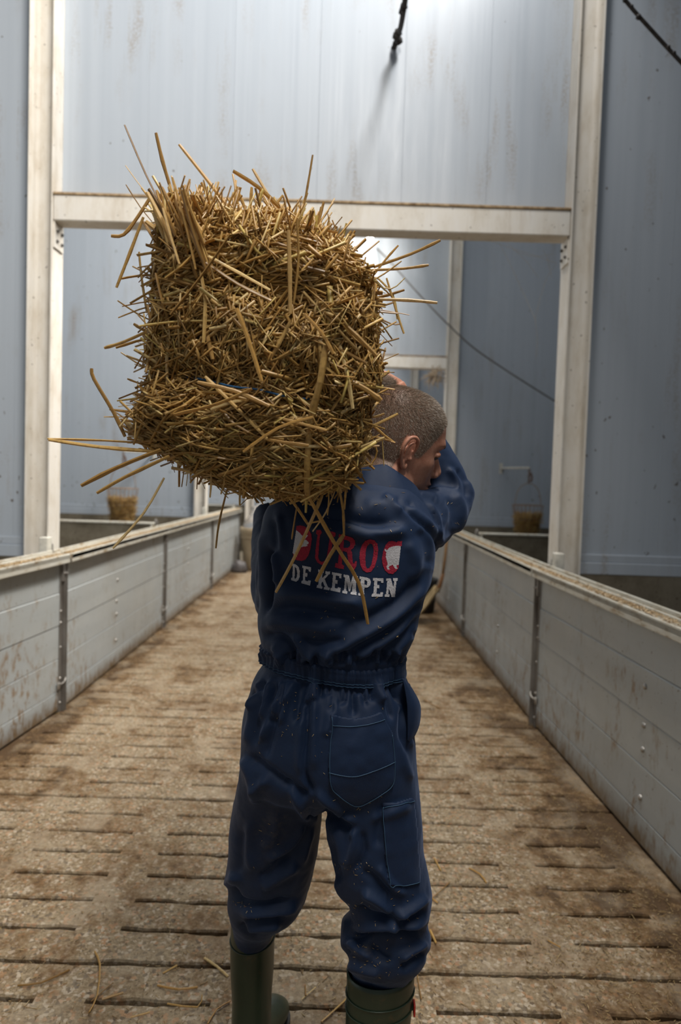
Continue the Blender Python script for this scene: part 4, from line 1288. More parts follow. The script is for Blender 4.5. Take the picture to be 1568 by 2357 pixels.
# ---- boots
def m_boot():
    t = NT('green_rubber_boot')
    o = t.coord('World')
    n = t.noise(t.coord('World', (1, 1, .5)), 9, 5)
    c = t.ramp(n, [(0.3, (0.015, 0.027, 0.016)), (0.7, (0.032, 0.052, 0.030))])
    mud = t.math('MULTIPLY', t.val(t.noise(o, 30, 5, .7), 0.58, 0.72), 0.6)
    c = t.mix(mud, c, (0.09, 0.06, 0.028))
    t.bump(n, 0.1, 0.004)
    return t.fin(c, 0.34, 0, 0.5)
M['boot'] = m_boot()
def boot(rings, foot, top_v, red):
    """shaft rings (height, half width across, half depth, x, y) and a foot direction"""
    mb = MB()
    n = 36
    fx, fy = foot
    fd = Vector((fx, fy, 0)).normalized(); sd = Vector((fd.y, -fd.x, 0))
    rr = []
    for z, hl, hwid, cx, cy, lip in dense(rings, 3):
        r = []
        for k in range(n):
            a = 2 * math.pi * k / n
            r.append(Vector((cx, cy, z)) + fd * math.cos(a) * hl + sd * math.sin(a) * hwid + Vector((0, 0, lip * math.cos(a))))
        rr.append(r)
    # open shaft top with wall thickness: outer up, over the rim, down the inside
    inner = []
    for r in (rr[0], rr[3], rr[6]):
        c = sum(r, Vector()) / n
        inner.append([c + (p - c) * 0.955 for p in r])
    rings_all = inner[::-1] + rr
    b = len(mb.v)
    for r in rings_all: mb.v.extend([tuple(p) for p in r])
    for i in range(len(rings_all) - 1):
        for k in range(n):
            a0 = b + i * n + k; a1 = b + i * n + (k + 1) % n
            mb.f.append((a0, a1, a1 + n, a0 + n))
    mb.f.append(tuple(b + (len(rings_all) - 1) * n + k for k in range(n)))
    o = own(mb.build('boot', M['boot'], None, True))
    o['label'] = 'green rubber wellington boot'
    cx, cy = rings[-1][3], rings[-1][4]
    base = Vector((cx, cy, 0))
    # foot: lofted along the foot direction
    ft = MB(); fr = []
    for d, w, h0, h1 in dense([(-.085, .022, .02, .07), (-.07, .036, .012, .125), (-.03, .043, .012, .14), (.03, .043, .014, .125), (.08, .043, .014, .105), (.13, .048, .014, .085), (.17, .046, .014, .072), (.20, .034, .016, .058), (.214, .014, .022, .042)], 3):
        r = []
        for k in range(24):
            a = 2 * math.pi * k / 24
            r.append(base + fd * d + sd * (math.cos(a) * w) + Vector((0, 0, (h0 + h1) / 2 + math.sin(a) * (h1 - h0) / 2)))
        fr.append(r)
    ring_obj(ft, fr, 24)
    own(ft.build('boot_foot', M['boot'], None, True), o)
    so = MB(); sr = []
    for d, w in dense([(-.088, .026), (-.07, .040), (-.02, .045), (.06, .043), (.13, .051), (.18, .047), (.215, .026)], 3):
        sr.append([base + fd * d + sd * w + Vector((0, 0, .001)), base + fd * d - sd * w + Vector((0, 0, .001)), base + fd * d - sd * w + Vector((0, 0, .022)), base + fd * d + sd * w + Vector((0, 0, .022))])
    ring_obj(so, sr, 4)
    own(so.build('boot_sole', M['black']), o)
    # moulded bands round the shaft
    for q in red:
        z, hl, hwid, cx, cy = q
        bb = MB(); P = []
        for k in range(n + 1):
            a = 2 * math.pi * k / n
            P.append(Vector((cx, cy, z)) + fd * math.cos(a) * hl + sd * math.sin(a) * hwid)
        bb.tube(P, .0016, 6, False)
        own(bb.build('boot_rib', M['boot'], None, True), o)
    return o, fd, sd
cR = at(877, 2232, 1.42); cL = at(583, 2118, 1.60)
bR, fdR, sdR = boot([(cR.z + .004, .0755, .064, cR.x, 1.42, 0), (cR.z - .05, .074, .062, cR.x, 1.42, 0), (cR.z - .12, .072, .060, cR.x - .002, 1.42, 0), (.20, .064, .055, cR.x - .004, 1.42, 0), (.13, .062, .05, cR.x - .004, 1.42, 0), (.06, .066, .045, cR.x - .004, 1.42, 0)],
     (0.92, 0.40), 0, [(cR.z - .043, .0757, .0635, cR.x, 1.42), (cR.z - .075, .0750, .0628, cR.x - .001, 1.42)])
bL, fdL, sdL = boot([(cL.z + .012, .066, .0505, cL.x, 1.60, 0), (cL.z - .05, .066, .051, cL.x, 1.60, 0), (cL.z - .12, .064, .050, cL.x + .001, 1.60, 0), (.20, .060, .046, cL.x + .002, 1.60, 0), (.13, .060, .046, cL.x + .002, 1.60, 0), (.06, .066, .043, cL.x + .002, 1.60, 0)],
     (0.22, 0.97), 0, [(cL.z - .04, .0672, .0522, cL.x, 1.60)])
mb = MB()
tg = Vector((cR.x, 1.42, cR.z - .075)) + Vector((.0735, -.006, 0))
mb.cbox(tg.x - .002, tg.x + .002, tg.y - .010, tg.y + .010, tg.z - .016, tg.z + .010, .001)
own(mb.build('size_tag', plain('red_rubber_tag', (0.45, 0.03, 0.02), 0.5)), bR)

# straw crumbs caught on the cloth
mb = MB()
spots = [(870, 1165, 30, 9), (860, 1225, 60, 25), (770, 1445, 45, 16), (690, 1640, 45, 26), (800, 1700, 60, 14), (815, 1835, 40, 22), (830, 2000, 22, 22), (820, 2095, 16, 12), (880, 2200, 35, 45), (560, 2090, 18, 14), (660, 1900, 60, 12), (600, 1700, 40, 6), (1045, 1190, 25, 10), (920, 2100, 40, 12), (900, 1450, 40, 10)]
for u0, v0, sd_, n in spots:
    for _ in range(n):
        u, v = random.gauss(u0, sd_), random.gauss(v0, sd_ * 0.8)
        p = on_cloth(u, v, 0.001)
        if p is None: continue
        a = random.uniform(0, 6.28); l = random.uniform(0.0010, 0.0050) if random.random() < .8 else random.uniform(.004, .007); w = random.uniform(0.0003, 0.00055)
        q = on_cloth(u + math.cos(a) * l * 1150, v + math.sin(a) * l * 1150, 0.0015)
        if q is None or (q - p).length > .012: continue
        mb.tube([p, p.lerp(q, .5) + Vector((0, -.0004, 0)), q], w, 4)
o = own(mb.build('straw_crumbs', M['chaff']), coverall); o['kind'] = 'stuff'
# ------------------------------------------------------------------ the straw bale
def straw_batch(P, D, Ln, W, bend, flat, seedv):
    """many stalks at once: middle point, direction, length, half width, bend; four-sided stalks with three rings"""
    n = len(P)
    g = np.random.default_rng(seedv)
    D = D / (np.linalg.norm(D, axis=1)[:, None] + 1e-9)
    A = g.normal(0, 1, (n, 3)); S = np.cross(D, A); S /= np.linalg.norm(S, axis=1)[:, None] + 1e-9
    T = np.cross(D, S)
    ts = np.array([-0.5, 0.0 , 0.5])
    V = np.empty((n, 3, 4, 3))
    brk = g.uniform(-0.2, 0.2, n)
    for r, t in enumerate(ts):
        tt = t + (brk if r == 1 else 0)
        C = P + D * (Ln * tt)[:, None] + S * (bend * Ln * (1 if r == 1 else 0))[:, None]
        for k, (a, b) in enumerate(((1, 0), (0, 1), (-1, 0), (0, -1))):
            V[:, r, k] = C + S * (a * W)[:, None] + T * (b * W * flat)[:, None]
    base = (np.arange(n) * 12)[:, None]
    quads = []
    for r in range(2):
        for k in range(4):
            quads.append([r * 4 + k, r * 4 + (k + 1) % 4, r * 4 + 4 + (k + 1) % 4, r * 4 + 4 + k])
    quads.append([3, 2, 1, 0]); quads.append([8, 9, 10, 11])
    F = (base[:, None, :] + np.array(quads)[None]).reshape(-1, 4)
    return V.reshape(-1, 3), F
def mesh_quads(name, V, F, mat):
    me = bpy.data.meshes.new(name)
    me.vertices.add(len(V)); me.vertices.foreach_set('co', np.ascontiguousarray(V, dtype=np.float32).ravel())
    me.loops.add(len(F) * 4); me.loops.foreach_set('vertex_index', np.ascontiguousarray(F, dtype=np.int32).ravel())
    me.polygons.add(len(F)); me.polygons.foreach_set('loop_start', np.arange(0, len(F) * 4, 4, dtype=np.int32))
    me.update(calc_edges=True)
    me.materials.append(mat)
    return me

OUT = [(372, 470), (420, 462), (500, 462), (580, 470), (660, 484), (735, 508), (795, 556), (846, 622), (868, 695), (870, 780), (866, 860), (848, 950), (835, 1040), (795, 1100), (700, 1132), (600, 1135),
       (500, 1108), (410, 1068), (325, 1022), (303, 975), (325, 905), (338, 830), (342, 740), (348, 650), (352, 560), (358, 500)]
OUTd = np.array(dense(OUT + [OUT[0]], 4))[:-1]
CU, CV = 600.0, 800.0
Y_F = 1.085
def crease1(u): return 655 + (u - 350) * 0.055
def crease2(u): return 862 + (u - 395) * 0.185
def bale_point(k, s, dy):
    u = CU + (OUTd[k, 0] - CU) * s; v = CV + (OUTd[k, 1] - CV) * s
    p = at(u, v, 1.12)
    cr = math.exp(-((v - crease1(u)) / 26) ** 2) + 0.9 * math.exp(-((v - crease2(u)) / 24) ** 2)
    return Vector((p.x, dy + cr * 0.020, p.z))
core = MB(); NB = len(OUTd)
rings = []
for s in (0.08, 0.25, 0.42, 0.58, 0.72, 0.84, 0.93, 0.985):
    rings.append([bale_point(k, s * 0.97, Y_F + 0.012 + 0.045 * s ** 5) for k in range(NB)])
for dy, s in ((1.17, 1.0), (1.25, 1.0), (1.4, 0.985), (1.55, 0.98), (1.7, 0.98), (1.85, 0.97), (1.95, 0.93), (1.99, 0.8), (2.0, 0.4)):
    rings.append([bale_point(k, s * 0.975, dy) for k in range(NB)])
# the bale settles on the shoulder and against the head
for r in rings:
    for i, p in enumerate(r):
        n_ = vn(np.array([[p.x * 14, p.y * 14, p.z * 14]]))[0]
        q = Vector((p.x, p.y, p.z)); c0 = at(CU, CV, 1.12)
        d = Vector((q.x - c0.x, 0, q.z - c0.z)); 
        if d.length > 1e-4: q += d.normalized() * n_ * 0.022
        if q.y < 1.2: q.y += vn(np.array([[p.x * 18 + 5, p.z * 18, 1.0]]))[0] * 0.022
        r[i] = q
ring_obj(core, rings, NB)
bale = empty('straw_bale', (at(600, 800, 1.12).x, 1.5, at(600, 1120, 1.12).z))
tag(bale, 'large golden straw bale tied with blue twine, carried on the shoulder', 'straw bale')
bale_inv = Matrix.Translation(-Vector(bale.location))
def bown(o, parent=bale):
    o.parent = parent
    if parent is bale: o.matrix_parent_inverse = bale_inv
    return o
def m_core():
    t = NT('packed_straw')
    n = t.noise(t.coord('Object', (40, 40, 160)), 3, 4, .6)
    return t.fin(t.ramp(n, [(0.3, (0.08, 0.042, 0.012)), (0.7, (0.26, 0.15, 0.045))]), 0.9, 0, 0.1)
cme = core.mesh('packed_core', m_core())
smooth(cme)
bown(link('packed_core', cme))
cbvh = BVHTree.FromPolygons(core.v, core.f)

# ---- packed stalks over the whole bale
cme.calc_loop_triangles()
cc_ = get_co(cme)
tri = np.array([t.vertices[:] for t in cme.loop_triangles])
A_, B_, C_ = cc_[tri[:, 0]], cc_[tri[:, 1]], cc_[tri[:, 2]]
cr_ = np.cross(B_ - A_, C_ - A_); ar = np.linalg.norm(cr_, axis=1) / 2; nrm_ = cr_ / (ar[:, None] * 2 + 1e-12)
cen = (A_ + B_ + C_) / 3
cen0 = np.array([at(CU, CV, 1.12).x, 1.5, at(CU, CV, 1.12).z])
flip = np.sum(nrm_ * (cen - cen0), 1) < 0
nrm_[flip] *= -1
wgt = np.where(cen[:, 1] < 1.16, 1.0, np.where(cen[:, 1] < 1.30, 0.9, 0.35)); wgt = np.where((nrm_[:, 2] > 0.5) & (cen[:, 1] >= 1.16), 0.6, wgt)
pr = ar * wgt; pr /= pr.sum()
def sample(n, seed, lmin, lmax, wmin, wmax, tilt, lift):
    g = np.random.default_rng(seed)
    t = g.choice(len(tri), n, p=pr)
    u = g.random((n, 1)); v = g.random((n, 1)); fl_ = (u + v) > 1; u = np.where(fl_, 1 - u, u); v = np.where(fl_, 1 - v, v)
    P = A_[t] + u * (B_[t] - A_[t]) + v * (C_[t] - A_[t]); N = nrm_[t]
    # place on the bale decides how the stalks lie
    zc = np.array([at(600, q, 1.12).z for q in (480, 665, 760, 905, 1000, 1120)])
    spread = np.interp(P[:, 2], zc[::-1], [0.75, 0.55, 0.5, 0.85, 0.42, 0.9])
    mean = np.interp(P[:, 2], zc[::-1], [0.10, -0.10, 0.35, 1.15, 0.12, 1.2])
    sgn = np.where(g.random(n) < 0.42, -1, 1)
    ang = (mean + g.normal(0, 1, n) * spread) * sgn
    up = np.array([0, 0, 1.0]); side = np.array([1.0, 0, 0])
    side_n = np.abs(N[:, 0]) > 0.75; top_n = np.abs(N[:, 2]) > 0.75
    E1 = np.where(side_n[:, None], np.array([0, 1.0, 0]), side); E2 = np.where(top_n[:, None], np.array([0, 1.0, 0]), up)
    D = np.cos(ang)[:, None] * E1 + np.sin(ang)[:, None] * E2
    D = D - N * np.sum(D * N, 1)[:, None]
    D /= np.linalg.norm(D, axis=1)[:, None] + 1e-9
    D = D + N * g.normal(0, tilt, n)[:, None]
    top = (P[:, 2] > at(600, 560, 1.12).z) & (g.random(n) < 0.5)
    D = np.where(top[:, None], D * 0.55 + np.array([0, -0.15, 0.75]) + N * 0.25, D)
    L = np.exp(g.normal(np.log((lmin * lmax) ** .5), 0.42, n)).clip(lmin, lmax)
    W = g.uniform(wmin, wmax, n)
    P = P + N * (g.random(n) * lift)[:, None]
    return P, D, L, W, g.normal(0, 0.05, n), g
parts_ = []
for (n, seed, a, b, c, d, ti, li) in ((9500, 21, .025, .075, .0012, .0026, .18, .004), (5600, 22, .045, .13, .0014, .0029, .14, .010), (1500, 23, .03, .09, .0009, .0017, .55, .010), (3600, 24, .012, .04, .0008, .0030, .35, .012)):
    P, D, L, W, bnd, g = sample(n, seed, a, b, c, d, ti, li)
    parts_.append(straw_batch(P, D, L, W, bnd, 0.55, seed))
P, D, L, W, bnd, g = sample(900, 25, .03, .11, .0026, .0046, .16, .012)
parts_.append(straw_batch(P, D, L, W, bnd, 0.16, 25))
Vs, Fs = [], []; o_ = 0
for V, F in parts_:
    Vs.append(V); Fs.append(F + o_); o_ += len(V)
pk_ = bown(link('packed_straw', mesh_quads('packed_straw', np.concatenate(Vs), np.concatenate(Fs), M['straw']))); pk_['kind'] = 'stuff'

# ---- single stalks: those that stand out in the photograph, then longer ones all over the face
def stalk(pts, r, flat=0.6, tw=None, hollow=True):
    D = [Vector(p) for p in dense([tuple(p) for p in pts], 3)]
    n = len(D)
    rr = [r * (1.0 if 0 < i < n - 1 else 0.85) for i in range(n)]
    # a node thickens the stalk somewhere
    k = random.randrange(1, n - 1); rr[k] *= 1.22
    mb = MB(); mb.tube(D, rr, 6, True, flat, tw if tw is not None else random.uniform(0, 3.1))
    return bown(mb.build('straw', M['straw'], None, False))
PXM = 1.12 / FPX
def S(r, Y, *pts):
    """pts: (u, v) or (u, v, dY)"""
    stalk([at(p[0], p[1], Y + (p[2] if len(p) > 2 else 0)) for p in pts], r * Y / FPX)
S(3.2, 1.20, (287, 288), (335, 400), (388, 505)); S(3.8, 1.20, (359, 306), (374, 370), (395, 440)); S(5.0, 1.16, (413, 333), (470, 405), (530, 482)); S(5.2, 1.15, (537, 394), (600, 435), (665, 500))
S(3.8, 1.17, (582, 389), (612, 440), (645, 495)); S(3.2, 1.13, (720, 357), (708, 430), (692, 515)); S(1.8, 1.2, (289, 381), (325, 430), (355, 462)); S(1.8, 1.2, (290, 425), (322, 475), (350, 510))
S(3.8, 1.15, (350, 448), (318, 498), (285, 540), (256, 543)); S(3.6, 1.14, (330, 500), (300, 580), (268, 662)); S(3.8, 1.16, (352, 632), (310, 636), (276, 642)); S(3.8, 1.15, (320, 580), (326, 640), (338, 720))
S(3.4, 1.16, (240, 801), (285, 787), (345, 760)); S(4.2, 1.15, (211, 848), (216, 872), (262, 950), (288, 1005)); S(3.8, 1.14, (110, 1010), (240, 1014), (360, 1022)); S(4.4, 1.12, (112, 1012), (230, 1029), (365, 1040))
S(5.0, 1.10, (187, 1118), (265, 1078), (370, 1035)); S(4.0, 1.10, (223, 1135), (290, 1097), (390, 1050)); S(3.0, 1.12, (260, 1262), (330, 1182), (378, 1100)); S(3.2, 1.2, (497, 1262), (504, 1205), (522, 1130))
S(3.2, 1.2, (1014, 553), (945, 585), (860, 615)); S(3.0, 1.18, (987, 610), (930, 618), (850, 622)); S(3.4, 1.15, (1007, 697), (940, 691), (830, 688)); S(2.6, 1.2, (930, 768), (914, 720), (890, 640))
S(3.0, 1.2, (917, 565), (890, 595), (855, 640)); S(2.2, 1.2, (932, 640), (900, 665), (850, 650)); S(2.4, 1.22, (915, 735), (905, 680), (870, 640)); S(2.2, 1.22, (925, 745), (900, 745), (850, 720))
# pale ones lying over the face
S(6.5, 1.065, (545, 710), (575, 790), (603, 878)); S(4.8, 1.055, (530, 540), (460, 640), (392, 725)); S(6.0, 1.07, (475, 605), (550, 655), (625, 692)); S(4.8, 1.065, (480, 590), (550, 628), (622, 668))
S(4.8, 1.06, (664, 530), (667, 620), (668, 722)); S(4.2, 1.06, (684, 505), (687, 600), (676, 700)); S(5.5, 1.065, (700, 722), (740, 765), (768, 815)); S(5.6, 1.09, (812, 880), (845, 898), (878, 922))
S(5.0, 1.07, (380, 640), (440, 590), (480, 500)); S(4.5, 1.06, (455, 880), (540, 900), (620, 935)); S(5.0, 1.065, (560, 1040), (640, 985), (720, 960)); S(5.2, 1.06, (400, 955), (500, 930), (580, 895)); S(4.6, 1.07, (640, 830), (590, 905), (545, 940))
# by the head and over the shoulder
S(3.4, 1.30, (815, 1009), (865, 1006), (910, 1019)); S(2.6, 1.30, (852, 973), (885, 1002), (907, 1018)); S(1.6, 1.30, (880, 1008), (882, 1040), (884, 1072)); S(6.0, 1.24, (805, 1030), (835, 1055), (862, 1080)); S(3.0, 1.26, (790, 1085), (815, 1112), (832, 1128))
S(3.4, 1.26, (800, 960), (840, 990), (856, 1012)); S(3.0, 1.3, (845, 985), (868, 1040), (850, 1075)); S(3.4, 1.24, (835, 955), (862, 960), (885, 952))
# long ones hanging down the back
S(7.5, 1.10, (750, 795, -.03), (737, 880, -.03), (716, 965, -.01), (707, 1080, .01), (708, 1142, .05)); S(6.2, 1.16, (706, 1135), (770, 1250, .065), (826, 1342, .10), (847, 1436, .115))
S(5.2, 1.22, (742, 1140), (712, 1210, .01), (672, 1295, .04), (635, 1363, .055)); S(4.2, 1.20, (780, 1120), (790, 1175, .01), (792, 1232, .05)); S(4.4, 1.255, (792, 1230), (760, 1278), (728, 1338, .015))
S(3.4, 1.20, (636, 1105), (680, 1163, .03), (710, 1208, .06)); S(3.4, 1.21, (684, 1165), (677, 1205, .01), (672, 1240, .03)); S(2.4, 1.22, (775, 1120), (750, 1180, .01), (720, 1223, .03)); S(3.2, 1.2, (706, 1125), (704, 1180, .02))
S(2.6, 1.22, (708, 1205, .03), (733, 1200, .02), (745, 1198, .02)); S(2.8, 1.2, (756, 1100), (757, 1150), (754, 1185, .02)); S(2.8, 1.2, (800, 1095), (795, 1140), (793, 1172, .02)); S(2.2, 1.22, (660, 1150), (640, 1145), (634, 1158))
# upright tuft at the upper left
for k in range(52):
    u = random.uniform(345, 455); v0 = random.uniform(540, 650)
    t = (u - 345) / 110
    top = 395 + abs(t - 0.45) * 130 + random.uniform(-10, 60)
    S(random.uniform(3.0, 6.2), random.uniform(1.06, 1.2), (u + 46 + random.uniform(-10, 10), v0), (u + 20, (v0 + top) / 2), (u - 8 + random.uniform(-12, 12), top))
for k in range(40):                     # cut ends standing out of the top
    u = random.uniform(430, 800); base = np.interp(u, [430, 660, 735, 800], [470, 490, 515, 570])
    S(random.uniform(2.0, 4.2), random.uniform(1.12, 1.4), (u + random.uniform(-30, 30), base + 30), (u + random.uniform(-10, 10), base + 4), (u + random.uniform(-26, 30), base - random.uniform(12, 58)))
for k in range(26):                     # bristles at both sides
    v = random.uniform(640, 1050); s = random.choice((-1, 1))
    u = np.interp(v, [600, 760, 860, 960, 1050], [352, 340, 330, 305, 330]) if s < 0 else np.interp(v, [600, 700, 860, 950, 1060], [862, 872, 866, 848, 832])
    l = random.uniform(15, 75)
    S(random.uniform(1.6, 3.4), random.uniform(1.12, 1.25), (u - s * 40, v + random.uniform(-14, 14)), (u, v), (u + s * l, v + random.uniform(-0.7, 0.5) * l))
for k in range(24):                     # fringe along the underside
    u = random.uniform(400, 815); v = np.interp(u, [400, 500, 600, 700, 815], [1068, 1110, 1138, 1136, 1085])
    S(random.uniform(1.5, 3.2), random.uniform(1.12, 1.24), (u + random.uniform(-15, 15), v - 25), (u, v), (u + random.uniform(-18, 18), v + random.uniform(8, 48)))
n_made = len([o for o in bale.children if o.name.startswith('straw')])
g = np.random.default_rng(99)
left_ = 298 - n_made
tries = 0
while left_ > 0 and tries < 3000:
    tries += 1
    u, v = g.uniform(370, 850), g.uniform(500, 1105)
    d = (at(u, v, 1.0) - CAMP).normalized()
    h, nn, i, ds = cbvh.ray_cast(CAMP, d)
    if h is None or h.y > 1.2: continue
    zone = 'top' if v < 620 else 'mid' if v < 880 else 'low'
    a = {'top': g.normal(0.2, 0.5), 'mid': g.normal(1.1, 0.55), 'low': g.normal(0.15, 0.45)}[zone] * g.choice((-1, 1))
    l = g.uniform(.05, .14) / 2
    dv = Vector((math.cos(a), g.normal(-0.05, 0.10), math.sin(a))) * l
    c = h + Vector((0, -0.008 - g.random() * 0.008, 0))
    k1 = Vector((g.normal(0, .003), 0, g.normal(0, .003)))
    stalk([c - dv + Vector((0, .006, 0)), c + k1, c + dv + Vector((0, .004, 0))], g.uniform(.0016, .0036))
    left_ -= 1

# blue twine in the lower crease
tw = []
for u in np.linspace(330, 860, 60):
    v = crease2(u) + 2 * math.sin(u * 0.05)
    d = (at(u, v, 1.0) - CAMP).normalized()
    h, nn, i, ds = cbvh.ray_cast(CAMP, d)
    if h is None: continue
    out = 0.016 if 440 < u < 712 else 0.002
    tw.append(h - d * out)
twd = [Vector(x) for x in dense([tuple(p) for p in tw], 2)]
k = [0.25, 0.5, 0.25]
for _ in range(6): twd = [twd[0]] + [twd[i - 1] * .25 + twd[i] * .5 + twd[i + 1] * .25 for i in range(1, len(twd) - 1)] + [twd[-1]]
mb = MB(); mb.tube(twd, 0.0017, 6)
t_ = bown(mb.build('twine', plain('blue_baling_twine', (0.012, 0.085, 0.21), 0.6), None, True)); t_['label'] = 'blue baling twine'
# ------------------------------------------------------------------ things along the passage
# straw baskets hanging in the far pens
def basket(px, py_top, py_bot, Y, label, plate_side):
    c = at(px, (py_top + py_bot) / 2, Y)
    zt, zb = at(px, py_top, Y).z, at(px, py_bot, Y).z
    root = empty('straw_basket', (c.x, Y, zb)); tag(root, label, 'basket', 'wire straw baskets')
    rt, rb = 0.185, 0.115
    H = zt - zb
    r_at = lambda z: rb + (rt - rb) * z / H
    mb = MB()
    for z in (0.0, H * .5, H):
        mb.tube([(r_at(z) * math.cos(a), r_at(z) * math.sin(a), z) for a in np.linspace(0, 2 * math.pi, 33)], .006 if z == H else .004, 6, False)
    for k in range(22):
        a = 2 * math.pi * k / 22
        mb.tube([(rb * math.cos(a), rb * math.sin(a), 0), (rt * math.cos(a), rt * math.sin(a), H)], .0032, 5)
    for k in range(5):
        x = -rb + 2 * rb * (k + .5) / 5; y = math.sqrt(rb * rb - x * x)
        mb.tube([(x, -y, 0), (x, y, 0)], .003, 5)
    mb.build('wire_cage', M['wire'], root)
    h = MB(); h.tube([(rt * .85 * math.cos(t), 0.0, H + .27 * math.sin(t) ** .8) for t in np.linspace(0.001, math.pi - .001, 25)], .005, 6); h.build('hoop_handle', M['wire'], root, True)
    g = np.random.default_rng(int(px)); n = 1500
    z = g.random(n) * H * .72; a = g.random(n) * 6.283; r = (rb + (rt - rb) * z / H) * np.sqrt(g.uniform(.6, 1.06, n))
    P = np.stack([r * np.cos(a), r * np.sin(a), z], 1); D = g.normal(0, 1, (n, 3)) * [1, 1, .9]
    V, F = straw_batch(P, D, g.uniform(.04, .13, n), g.uniform(.0018, .0032, n), g.normal(0, .06, n), .6, int(px))
    o = link('straw_fill', mesh_quads('straw_fill', V, F, M['straw']), None, root); o['kind'] = 'stuff'
    cf = MB(); cf.lathe([(rb * .8, .01), (r_at(H * .3) * .72, H * .3), (r_at(H * .60) * .72, H * .60), (.02, H * .70)], (0, 0, 0), 20); cf.build('straw_heap', M['straw'], root)
    # chain
    zc = H + .27
    ch = MB()
    for k in range(5):
        cz = zc + .018 + k * .034; ang = (k % 2) * 1.57
        ch.tube([(.011 * math.cos(t) * math.cos(ang), .011 * math.cos(t) * math.sin(ang), cz + .022 * math.sin(t)) for t in np.linspace(0, 6.283, 13)], .005, 6, False)
    ch.tube([(.03, 0, zc + .02), (.035, -.01, zc + .08), (.02, .0, zc + .13)], .010, 6)
    ch.build('chain', M['rust'], root)
    # wall arm
    br = MB(); zz = zc + .19
    yw = YP[1] + FLW - 0.045 - Y
    br.tube([(0, 0, zz), (plate_side * .19, yw * .5, zz), (plate_side * .21, yw - .004, zz)], .013, 8)
    x0 = plate_side * .21
    br.cbox(x0 - .022, x0 + .022, yw - .012, yw - .001, zz - .07, zz + .07, .003)
    br.build('wall_arm', M['bracket'], root)
    return root
basket(282, 1124, 1198, 8.42, 'wire basket of straw hanging in the far left pen', 1)
basket(1214, 1163, 1228, 8.42, 'wire basket of straw hanging in the far right pen', -1)

# beige tub with a plastic bag at the left
def tub():
    b = Vector((XL + .385, 11.0, 0))
    root = empty('feed_tub', (b.x, 11.0, 0)); tag(root, 'beige round tub with a clear plastic bag on the passage floor', 'tub')
    mb = MB(); mb.lathe([(.235, 0.0), (.245, .02), (.275, .30), (.30, .56), (.318, .60), (.325, .62), (.325, .66), (.312, .68), (.295, .68), (.285, .62)], (0, 0, 0), 36); mb.build('tub_body', M['barrel'], root, True)
    mb = MB(); mb.tube([(.302 * math.cos(a), .302 * math.sin(a), .52) for a in np.linspace(0, 6.283, 37)], .010, 6, False); mb.build('tub_band', M['barrel'], root, True)
    bg = MB(); prof = [(.02, .60), (.26, .62), (.27, .68), (.24, .76), (.17, .83), (.10, .90), (.11, .98), (.05, 1.02), (.005, 1.03)]
    bg.lathe(prof, (0, 0, 0), 40)
    bg.v = [tuple(Vector(v) + Vector((1, 1, .5)) * (vn(np.array([[v[0] * 14, v[1] * 14, v[2] * 14]]))[0] * .10)) for v in bg.v]
    bag = bg.build('plastic_bag', M['bag'], None, True, (b.x, 11.0, 0.03)); tag(bag, 'crumpled clear plastic bag lying in the beige tub', 'plastic bag')
    return root
tub()
d0 = at(552, 1300, 10.4)
mb = MB(); mb.lathe([(.08, 0), (.10, .03), (.095, .12), (.07, .17), (.03, .185)], (0, 0, 0), 18, True, 1.2, .8)
mb.v = [tuple(Vector(v) * (1 + .7 * vn(np.array([[v[0] * 26, v[1] * 26, v[2] * 26]]))[0])) for v in mb.v]
tag(mb.build('crumpled_sack', plain('grey_plastic_sack', (0.11, 0.10, 0.10), .5), None, True, (XL + .14, 10.55, .004)), 'small crumpled grey sack beside the beige tub', 'sack')

# shovel leaning on the right fence with a black bucket behind
def shovel():
    p = at(985, 1432, 7.15)
    root = empty('shovel', (0.90, 7.15, 0.0)); tag(root, 'muddy scoop shovel with wooden handle leaning on the right fence', 'shovel')
    mb = MB()
    rows = []
    for i, t in enumerate(np.linspace(0, 1, 9)):
        w = .17 * (1 - .35 * t ** 3); row = []
        for j, s in enumerate(np.linspace(-1, 1, 9)):
            x = -.13 + t * .28 + 0.0; z = .012 + t * .36
            row.append((x + (.035 * abs(s) ** 3) * -1 + .02, s * w, z + .045 * abs(s) ** 3 * .3 - .03 * math.sin(t * 3.1)))
        rows.append(row)
    for r in rows: mb.v.extend(r)
    for i in range(8):
        for j in range(8): q = i * 9 + j; mb.f.append((q, q + 1, q + 10, q + 9))
    o = mb.build('scoop', M['scoop'], root, True); sm = o.modifiers.new('t', 'SOLIDIFY'); sm.thickness = .006
    mb = MB(); mb.tube([(.14, 0, .33), (.17, 0, .40), (.20, 0, .52)], [.028, .024, .02], 10); mb.build('socket', M['rust'], root, True)
    mb = MB(); mb.tube([(.19, 0, .45), (.215, 0, .70), (.232, 0, 1.02)], .017, 10); mb.build('handle', M['wood'], root, True)
shovel()
mb = MB(); mb.lathe([(.15, 0), (.165, .02), (.19, .34), (.20, .36), (.20, .385), (.185, .385), (.175, .36), (.16, .05), (.01, .04)], (0, 0, 0), 28)
bk = mb.build('bucket', M['black'], None, True, (0.94, 7.75, 0.004)); tag(bk, 'black bucket on the floor behind the leaning shovel', 'bucket')

